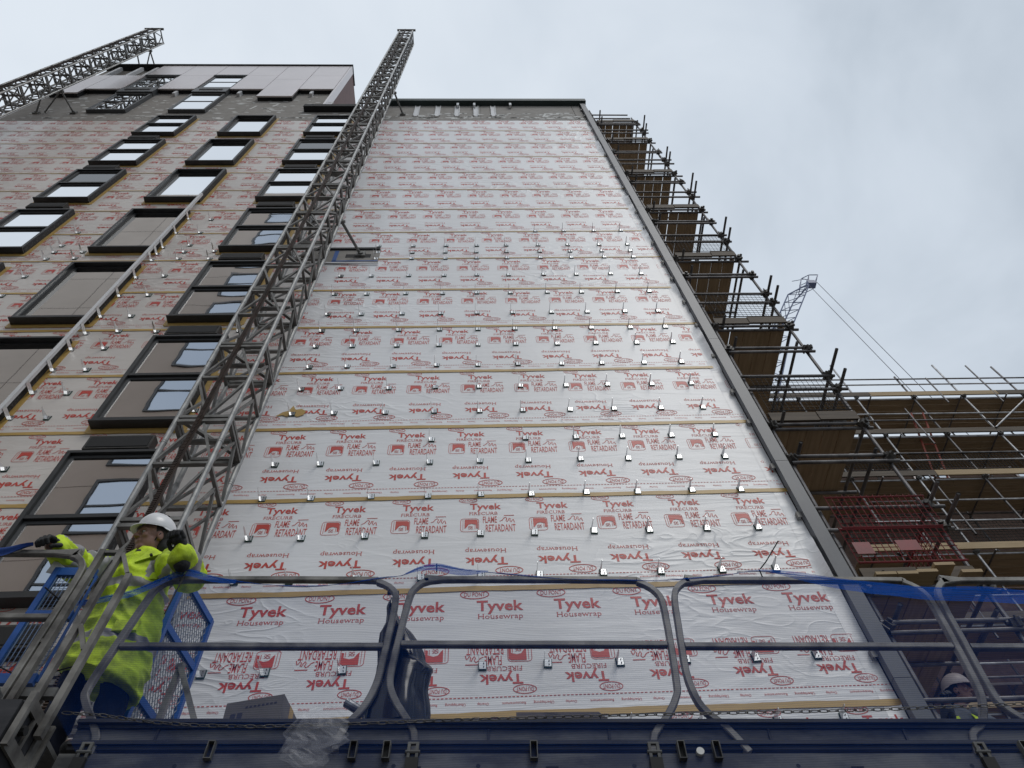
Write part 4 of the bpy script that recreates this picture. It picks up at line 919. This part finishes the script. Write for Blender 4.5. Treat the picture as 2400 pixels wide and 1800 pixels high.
M['foil'] = mat('foil_pipe_wrap', (.35, .36, .38), .35, .8, c2=(.08, .08, .09), scale=14, bump=.6, bscale=30)
b = MB(); b.tube((-.79, 3.9, 4.425), (-.30, 3.95, 4.13), .028, 14, hollow=True); b.tube((-.785, 3.9, 4.422), (-.31, 3.95, 4.135), .02, 10, 1)
tag(b.build('pipe_offcut', [M['foil'], M['dark']]), 'short foil wrapped pipe leaning behind the black sack', 'pipe')
M['stain'] = mat('stained_ply', (.15, .13, .12), .8, c2=(.06, .055, .052), scale=7, contrast=(.55, .68))
b = MB(); b.hexa([(.18, 3.9, 4.0), (.72, 3.9, 3.98), (.72, 3.92, 3.98), (.18, 3.92, 4.0), (.185, 3.9, 4.325), (.655, 3.9, 4.31), (.655, 3.92, 4.31), (.185, 3.92, 4.325)])
b.hexa([(.656, 3.9, 4.2), (.72, 3.9, 4.0), (.72, 3.92, 4.0), (.656, 3.92, 4.2), (.656, 3.9, 4.31), (.70, 3.9, 4.27), (.70, 3.92, 4.27), (.656, 3.92, 4.31)])
tag(b.build('plywood_offcut', M['stain']), 'stained plywood offcut propped on the platform below the second rail bay', 'board')
M['paper'] = mat('white_paper', (.70, .69, .70), .8)
b = MB(); b.face([(-2.61, 3.42, 5.035), (-2.585, 3.40, 5.12), (-2.50, 3.44, 5.075), (-2.49, 3.45, 5.02)]); b.face([(-2.585, 3.40, 5.12), (-2.57, 3.43, 5.10), (-2.48, 3.46, 5.04), (-2.50, 3.44, 5.075)])
tag(b.build('paper_sheet', M['paper']), 'folded white paper lying on top of the blue gate under the sleeve', 'paper')
# ------------------------------------------------------------------ people
HEADS = [1.0]
def ell(b, c, r, ax=None, nu=18, nv=12, m=0, v0=0.0, v1=1.0):
    c = Vector(c); k_ = HEADS[0] if ax else 1.0; r = [q * k_ for q in r]; X, Y, Z = ax or (Vector((1, 0, 0)), Vector((0, 1, 0)), Vector((0, 0, 1)))
    b.grid(lambda u, v: c + X * (r[0] * cos(2 * pi * u) * sin(pi * (v0 + (v1 - v0) * v))) + Y * (r[1] * sin(2 * pi * u) * sin(pi * (v0 + (v1 - v0) * v))) + Z * (r[2] * cos(pi * (v0 + (v1 - v0) * v))), nu, nv, m)
def limb(b, pts, rs, n=14):
    P = [Vector(p) for p in pts]
    # resample along the joints so that the surface is smooth, with ball ends
    Q = []; RR = []
    for i in range(len(P) - 1):
        k = max(2, int((P[i + 1] - P[i]).length / .02))
        for j in range(k): f = j / k; Q.append(P[i].lerp(P[i + 1], f)); RR.append(rs[i] + (rs[i + 1] - rs[i]) * f)
    Q.append(P[-1]); RR.append(rs[-1]); b.path(Q, r=RR, n=n)
    for p, r in zip(P, rs): ell(b, p, (r, r, r), nu=12, nv=8)
def loft(b, rings, n=28):
    """closed tube through elliptical rings (centre, half width, half depth, tilt of the ring in x)"""
    o = len(b.v); k = len(rings)
    for c, a, d, tx in rings:
        for i in range(n): t = 2 * pi * i / n; b.v.append((c[0] + a * cos(t), c[1] + d * sin(t), c[2] + tx * cos(t)))
    for j in range(k - 1):
        for i in range(n): q = (i + 1) % n; b.f.append((o + j * n + i, o + j * n + q, o + (j + 1) * n + q, o + (j + 1) * n + i)); b.m.append(0)
    b.f.append(tuple(o + i for i in range(n))[::-1]); b.m.append(0); b.f.append(tuple(o + (k - 1) * n + i for i in range(n))); b.m.append(0)
def skin(b, name, mats, parent, voxel, smooth=2, wrinkle=0.0, wscale=9.0, assign=None):
    """fuse overlapping closed volumes into ONE continuous surface"""
    me = b.mesh('fuse'); o = bpy.data.objects.new('fuse', me); col.objects.link(o)
    m = o.modifiers.new('r', 'REMESH'); m.mode = 'VOXEL'; m.voxel_size = voxel
    s = o.modifiers.new('s', 'SMOOTH'); s.factor = .5; s.iterations = smooth
    dg = bpy.context.evaluated_depsgraph_get(); me2 = bpy.data.meshes.new_from_object(o.evaluated_get(dg))
    bpy.data.objects.remove(o); bpy.data.meshes.remove(me); me2.name = name
    if wrinkle:
        for v, n in zip(me2.vertices, [Vector(q.vector) for q in me2.vertex_normals]):
            p = v.co; a = mnoise.noise(Vector((p.x * wscale, p.y * wscale, p.z * wscale * 1.5))); c = 1 - abs(mnoise.noise(Vector((p.x * wscale * .8 + 5, p.y * wscale * .8, p.z * wscale * 1.1 + p.x * 6)))) * 3
            v.co = p + n * wrinkle * (a + .9 * max(0, c))
    off = ROOT.get(parent.name, (0, 0, 0)) if parent else (0, 0, 0)
    mi = [assign(p.center) for p in me2.polygons] if assign else [0] * len(me2.polygons)
    for v in me2.vertices: v.co -= Vector(off)
    me2.materials.clear()
    ob_ = link(name, me2, mats, parent, True, off); me2.polygons.foreach_set('material_index', mi); me2.update()
    return ob_
M['skin'] = mat('weathered_skin', (.27, .145, .105), .55, c2=(.20, .10, .075), scale=18)
M['hiviz'] = mat('hi_vis_yellow_cloth', (.60, .80, .022), .75, c2=(.20, .27, .02), scale=5.0, detail=9, contrast=(.44, .66), bump=.5, bscale=14, dist=.03)
M['reflect'] = mat('grey_reflective_band', (.21, .205, .21), .55, c2=(.28, .275, .28), scale=12)
M['navy'] = mat('navy_work_cloth', (.010, .013, .024), .9, spec=.15, c2=(.016, .020, .034), scale=7, bump=.3, bscale=20)
M['glove'] = mat('black_work_glove', (.010, .010, .011), .7, c2=(.022, .022, .023), scale=25, bump=.4, bscale=60)
M['helm'] = mat('white_helmet_shell', (.72, .72, .73), .30, c2=(.66, .66, .67), scale=6)
M['helm2'] = mat('faded_pinkish_helmet', (.52, .45, .44), .4)
M['dkcloth'] = mat('black_hood_cloth', (.012, .012, .013), .85)
M['grey'] = mat('grey_sweatshirt', (.10, .11, .125), .85, c2=(.13, .14, .155), scale=10)
M['hair'] = mat('dark_brown_hair', (.02, .014, .010), .8)
M['eye'] = mat('eye_white', (.35, .33, .31), .2); M['orange'] = mat('orange_badge', (.55, .12, .02), .7)

def person(label, J, jacket=True):
    root = thing('person', label, 'person', (J['hip'][0], J['hip'][1], J['floor']))
    V3 = lambda k: Vector(J[k]); head = V3('head'); f = Vector(J['face']).normalized(); up = Vector(J.get('headup', (0, 0, 1))); side = f.cross(up).normalized(); up = side.cross(f).normalized()
    ax = (f, side, up); HS = J.get('hs', 1.0); H = lambda a, s, u: head + (f * a + side * s + up * u) * HS
    HEADS[0] = HS
    # ---- the body, one surface from crown to soles
    b = MB()
    hip, chest, neck = V3('hip'), V3('chest'), V3('neck')
    loft(b, [((hip.x, hip.y, hip.z - .10), .13, .09, 0), ((hip.x, hip.y, hip.z), .165, .115, 0), (hip.lerp(chest, .4), .15, .11, 0), (chest, .19, .125, 0), (chest.lerp(neck, .55), .185, .11, 0), (chest.lerp(neck, .8), .13, .08, 0), (neck, .06, .06, 0)])
    limb(b, [neck + Vector((0, 0, -.05)), H(-.015, 0, -.06)], [.06, .055])
    for s in 'RL':
        limb(b, [J['sh' + s], J['el' + s], J['wr' + s], J['ha' + s]], [.06, .045, .032, .036]); limb(b, [J['th' + s], J['kn' + s], J['fo' + s]], [.085, .06, .045])
        fo = V3('fo' + s); limb(b, [fo + Vector((0, 0, -.0)), fo + Vector((f.x * .15, f.y * .15 - .02, -.01))], [.045, .035])
    ell(b, H(-.005, 0, .025), (.098, .078, .105), ax); ell(b, H(.02, 0, -.035), (.072, .066, .085), ax); ell(b, H(.055, 0, -.088), (.034, .040, .030), ax)   # skull, jaw, chin
    ell(b, H(.082, 0, .022), (.022, .055, .016), ax)                                                       # brow
    limb(b, [H(.088, 0, .012), H(.112, 0, -.022)], [.010, .0155]); ell(b, H(.098, .014, -.026), (.012, .010, .009), ax); ell(b, H(.098, -.014, -.026), (.012, .010, .009), ax)   # nose
    for s in (1, -1): ell(b, H(.066, s * .040, -.018), (.024, .022, .024), ax); ell(b, H(-.005, s * .078, -.005), (.022, .010, .034), ax)    # cheek, ear
    ell(b, H(.088, 0, -.052), (.012, .026, .007), ax); ell(b, H(.084, 0, -.063), (.012, .024, .008), ax)   # lips
    skin(b, 'body', M['skin'], root, .0065, 2)
    for s in (1, -1):
        b = MB(); ell(b, H(.081, s * .031, .003), (.011, .014, .009), ax, 10, 8); ell(b, H(.0895, s * .031, .003), (.004, .006, .006), ax, 8, 6, 1); b.build('eye', [M['eye'], M['hair']], root, True)
    b = MB(); ell(b, H(-.022, 0, .03), (.098, .085, .100), ax); ell(b, H(-.05, 0, -.05), (.05, .06, .06), ax); skin(b, 'hair', M['hair'], root, .008, 2)
    # ---- helmet
    hc = H(-.014, 0, .062); tilt = f * 1.0
    b = MB()
    def dome(u, v, t=0.0):
        th = 2 * pi * u; ph = v * pi / 2 * 1.04; a = (.134 - t) * (1 + .05 * (cos(th) > 0) * cos(th)); c = .112 - t; h_ = .138 - t
        rdg = .006 * math.exp(-((abs(sin(th)) * sin(ph) * 3.2 - 1.0) ** 2) * 14)
        return hc + f * (a * cos(th) * sin(ph)) + side * (c * sin(th) * sin(ph)) + up * (h_ * cos(ph) + rdg)
    b.grid(dome, 40, 14); b.grid(lambda u, v: dome(1 - u, v, .006), 40, 14)
    def brim(u, v):
        th = 2 * pi * u; ext = .010 + .036 * max(0, cos(th)) ** 2.2; a = .139; c = .113; dz = -.012 - .020 * v * max(0, cos(th)) - .012 * v * (cos(th) < 0)
        return hc + f * ((a + ext * v) * cos(th)) + side * ((c + (ext * .6) * v) * sin(th)) + up * dz
    b.grid(brim, 40, 3); b.grid(lambda u, v: brim(1 - u, v) - up * .006, 40, 3); b.grid(lambda u, v: brim(u, 1) - up * .006 * v, 40, 1)
    he = b.build('helmet', M['helm'] if jacket else M['helm2'], root, True)
    b = MB()
    for k in range(3):
        for s in (1, -1): p = hc + side * (s * .035) + f * (-.03 - .03 * k + .05) + up * .138; b.bar(p, p + f * .016 - up * .002, .01, .006)
    b.build('helmet_vents', M['dkcloth'], he)
    b = MB(); b.path([H(-.0 + .02 * sin(t * pi), .086 * cos(t * pi), -.085 - .03 * sin(t * pi) + .09 * abs(cos(t * pi))) for t in [i / 12 for i in range(13)]], r=.005, n=6); b.build('chin_strap', M['dkcloth'], he)
    # ---- jacket and trousers
    b = MB(); hem = J['hem']
    loft(b, [((hip.x + .025, hip.y - .01, hem), .255, .19, -.085), ((hip.x + .012, hip.y, hem + .13), .252, .182, -.05), ((hip.x, hip.y - .005, hip.z), .238, .165, 0), (hip.lerp(chest, .5), .236, .16, 0), (chest, .242, .158, 0), (chest.lerp(neck, .45), .225, .135, 0), (chest.lerp(neck, .72), .17, .105, 0), (neck + Vector((0, 0, -.01)), .095, .085, 0), (neck + Vector((0, 0, .055)), .088, .085, 0)] if jacket else
         [((hip.x, hip.y, hip.z - .12), .2, .14, 0), ((hip.x, hip.y, hip.z + .05), .19, .135, 0), (chest, .21, .14, 0), (chest.lerp(neck, .5), .2, .12, 0), (chest.lerp(neck, .8), .13, .09, 0), (neck + Vector((0, 0, .02)), .075, .07, 0)])
    segs = []
    for s in 'RL':
        sh, el, wr = V3('sh' + s), V3('el' + s), V3('wr' + s); k = 1.0 if jacket else .8
        limb(b, [sh + Vector((0, .0, -.01)), el + Vector((0, .01, -.015)), el.lerp(wr, .55), wr], [.098 * k, .088 * k, .080 * k, .066 * k]); segs.append((sh, el, wr))
    def band(p):
        for sh, el, wr in segs:
            for a, c, t0, t1_ in ((el, wr, .40, .72), (sh, el, .55, .80)):
                d = c - a; t = (p - a).dot(d) / d.length_squared; r = (p - a - d * t).length
                if t0 < t < t1_ and r < .125: return 1
        if min((p - s_[1]).length for s_ in segs) < .15: return 0
        zt = p.z + .04 * (p.x - hip.x)
        for z0, z1 in ((hip.z - .175, hip.z - .11), (hip.z + .215, hip.z + .275)):
            if z0 < zt < z1 and abs(p.x - hip.x) < .285: return 1
        if hip.z + .30 < p.z < neck.z + .02 and .105 < abs(p.x - neck.x) < .15 and p.y < chest.y + .2: return 1
        return 0
    jk = skin(b, 'jacket' if jacket else 'sweatshirt', [M['hiviz'], M['reflect']] if jacket else M['grey'], root, .0095, 2, .022 if jacket else .008, 8.0, band if jacket else None)
    if jacket:
        # open collar, storm flap with studs, pocket flaps
        b = MB(); cx = neck + Vector((0, 0, .02))
        for s in (1, -1):
            b.hexa([(cx.x + s * .02, chest.y - .155, neck.z - .15), (cx.x + s * .13, chest.y - .135, neck.z - .07), (cx.x + s * .12, chest.y - .05, neck.z + .02), (cx.x + s * .045, chest.y - .09, neck.z + .03), (cx.x + s * .02, chest.y - .172, neck.z - .15), (cx.x + s * .14, chest.y - .155, neck.z - .07), (cx.x + s * .13, chest.y - .07, neck.z + .035), (cx.x + s * .05, chest.y - .11, neck.z + .045)])
        b.build('collar', M['hiviz'], jk)
        b = MB()
        for i in range(24):
            z = hem + .06 + i * .033; b.box(hip.x - .075, hip.x - .025, hip.y - .182, hip.y - .172, z, z + .0335)
        b.build('storm_flap', M['hiviz'], jk)
        b = MB()
        for z in (hem + .12, hem + .3, hem + .5, hem + .68): b.tube((hip.x - .05, hip.y - .188, z), (hip.x - .05, hip.y - .180, z), .011, 8)
        b.tube((cx.x + .10, chest.y - .166, neck.z - .075), (cx.x + .10, chest.y - .15, neck.z - .075), .010, 8); b.build('stud', M['dkcloth'], jk)
        b = MB(); b.box(hip.x + .045, hip.x + .19, hip.y - .19, hip.y - .165, hip.z - .14, hip.z - .06); b.box(hip.x + .06, hip.x + .17, hip.y - .185, hip.y - .155, chest.z - .06, chest.z - .0); b.build('pocket_flap', M['hiviz'], jk)
        b = MB(); b.box(hip.x + .09, hip.x + .12, hip.y - .192, hip.y - .15, chest.z + .012, chest.z + .028); b.build('badge', M['orange'], jk)
        b = MB(); ell(b, neck + Vector((0, -.03, .0)), (.085, .075, .07)); ell(b, H(-.06, 0, -.05), (.055, .09, .085), ax); skin(b, 'hood', M['dkcloth'], root, .008, 2, .004)
    else:
        b = MB()
        for s in (1, -1): b.path([(neck.x + s * .10, chest.y - .135, hip.z), (neck.x + s * .10, chest.y - .15, chest.z), (neck.x + s * .09, chest.y - .115, neck.z - .06), (neck.x + s * .085, neck.y, neck.z - .005), (neck.x + s * .09, chest.y + .115, neck.z - .08), (neck.x + s * .10, chest.y + .15, chest.z)], sec=(.055, .012))
        b.build('harness', M['hiviz'], root)
    b = MB()
    loft(b, [((hip.x, hip.y, hip.z - .18), .15, .12, 0), (hip, .185, .135, 0), ((hip.x, hip.y, hip.z + .06), .175, .13, 0)])
    for s in 'RL':
        fo = V3('fo' + s); limb(b, [J['th' + s], V3('th' + s).lerp(V3('kn' + s), .5), J['kn' + s], fo + Vector((0, 0, .06))], [.115, .108, .085, .078])
    skin(b, 'trousers', M['navy'], root, .011, 2, .012, 8)
    for s in 'RL':
        b = MB(); fo = V3('fo' + s); d = Vector((f.x * .6, -.8, 0)).normalized(); limb(b, [fo + Vector((0, 0, .05)), fo + Vector((0, 0, -.0))], [.062, .058]); limb(b, [fo - d * .03 + Vector((0, 0, -.035)), fo + d * .18 + Vector((0, 0, -.045))], [.048, .042]); skin(b, 'boot', M['dkcloth'], root, .008, 2)
    HEADS[0] = 1.0
    # ---- gloves: palm, four curled fingers of different lengths, thumb off the side of the palm
    for s in 'RL':
        g = J['hand' + s]; W_ = Vector(g['wrist']); d = Vector(g['dir']).normalized(); pn = Vector(g['palm']); pn = (pn - d * pn.dot(d)).normalized(); sd_ = d.cross(pn).normalized() * (1 if s == 'R' else -1) * g.get('flip', 1)
        b = MB(); limb(b, [W_ - d * .07, W_], [.05, .042]); P0 = lambda a, c, e_: W_ + d * a + sd_ * c + pn * e_
        ell(b, P0(.05, 0, 0), (.062, .052, .027), (d, sd_, pn))
        if s == 'L': ell(b, P0(.085, 0, .028), (.032, .042, .022), (d, sd_, pn))
        for c, ln, r in ((.040, 1.0, .0145), (.0135, 1.1, .0155), (-.0135, 1.05, .015), (-.039, .86, .0135)):
            cur = g['curl']; p = P0(.088, c, .002); a = .35 * cur; pts = [p]; rs = [r]
            for sl, da in ((.042, .95), (.028, 1.05), (.022, .75)):
                p = p + (d * cos(a) + pn * sin(a)) * sl * ln; pts.append(p); rs.append(rs[-1] * .94); a += da * cur
            limb(b, pts, rs, 10)
        limb(b, [P0(.018, .036, .012), P0(.045, .058, .028), P0(.072, .050, .046), P0(.085, .032, .056)], [.016, .0145, .013, .0115], 10)
        skin(b, 'glove', M['glove'], root, .0042, 1)
    return root
D0 = 4.09
person('worker in white helmet and dirty yellow hi-vis coat, black gloves on the rails', dict(
    floor=D0, hip=(-2.285, 3.93, 5.0), chest=(-2.32, 3.86, 5.34), neck=(-2.30, 3.84, 5.53), head=(-2.305, 3.805, 5.715), face=(-.64, -.74, -.18), headup=(-.18, -.40, 1), hs=1.12,
    shR=(-2.50, 3.82, 5.47), elR=(-2.56, 3.56, 5.24), wrR=(-2.566, 3.36, 5.165), haR=(-2.59, 3.30, 5.14),
    shL=(-2.08, 3.75, 5.42), elL=(-1.85, 3.62, 5.20), wrL=(-1.815, 3.37, 5.09), haL=(-1.82, 3.33, 5.12),
    thR=(-2.38, 3.94, 4.95), knR=(-2.41, 3.93, 4.55), foR=(-2.42, 3.98, D0 + .09), thL=(-2.19, 3.94, 4.95), knL=(-2.15, 3.93, 4.54), foL=(-2.12, 3.97, D0 + .09), hem=4.61,
    handR=dict(wrist=(-2.567, 3.35, 5.16), dir=(-.35, -1, -.12), palm=(0, -.1, -1), curl=1.0), handL=dict(wrist=(-1.817, 3.35, 5.10), dir=(-.20, -.55, .80), palm=(-.6, -.75, -.4), curl=1.25)))
D1 = 4.60
person('worker half hidden behind the blue netting in grey top with yellow harness straps', dict(
    floor=D1, hip=(4.50, 6.66, 5.50), chest=(4.47, 6.58, 5.84), neck=(4.54, 6.54, 6.03), head=(4.66, 6.50, 6.19), face=(.62, -.70, -.1),
    shR=(4.28, 6.55, 5.96), elR=(4.26, 6.40, 5.70), wrR=(4.24, 6.2, 5.82), haR=(4.23, 6.15, 5.86),
    shL=(4.68, 6.50, 5.94), elL=(4.93, 6.46, 5.60), wrL=(4.95, 6.28, 5.48), haL=(4.95, 6.24, 5.46),
    thR=(4.41, 6.66, 5.44), knR=(4.42, 6.60, 5.04), foR=(4.45, 6.64, D1 + .09), thL=(4.59, 6.66, 5.44), knL=(4.62, 6.60, 5.04), foL=(4.64, 6.63, D1 + .09), hem=5.3,
    handR=dict(wrist=(4.24, 6.2, 5.82), dir=(-.1, -.5, .8), palm=(.3, -.8, -.4), curl=1.0), handL=dict(wrist=(4.95, 6.28, 5.48), dir=(0, -.8, -.5), palm=(-1, 0, 0), curl=.8)), jacket=False)
bpy.context.view_layer.update()
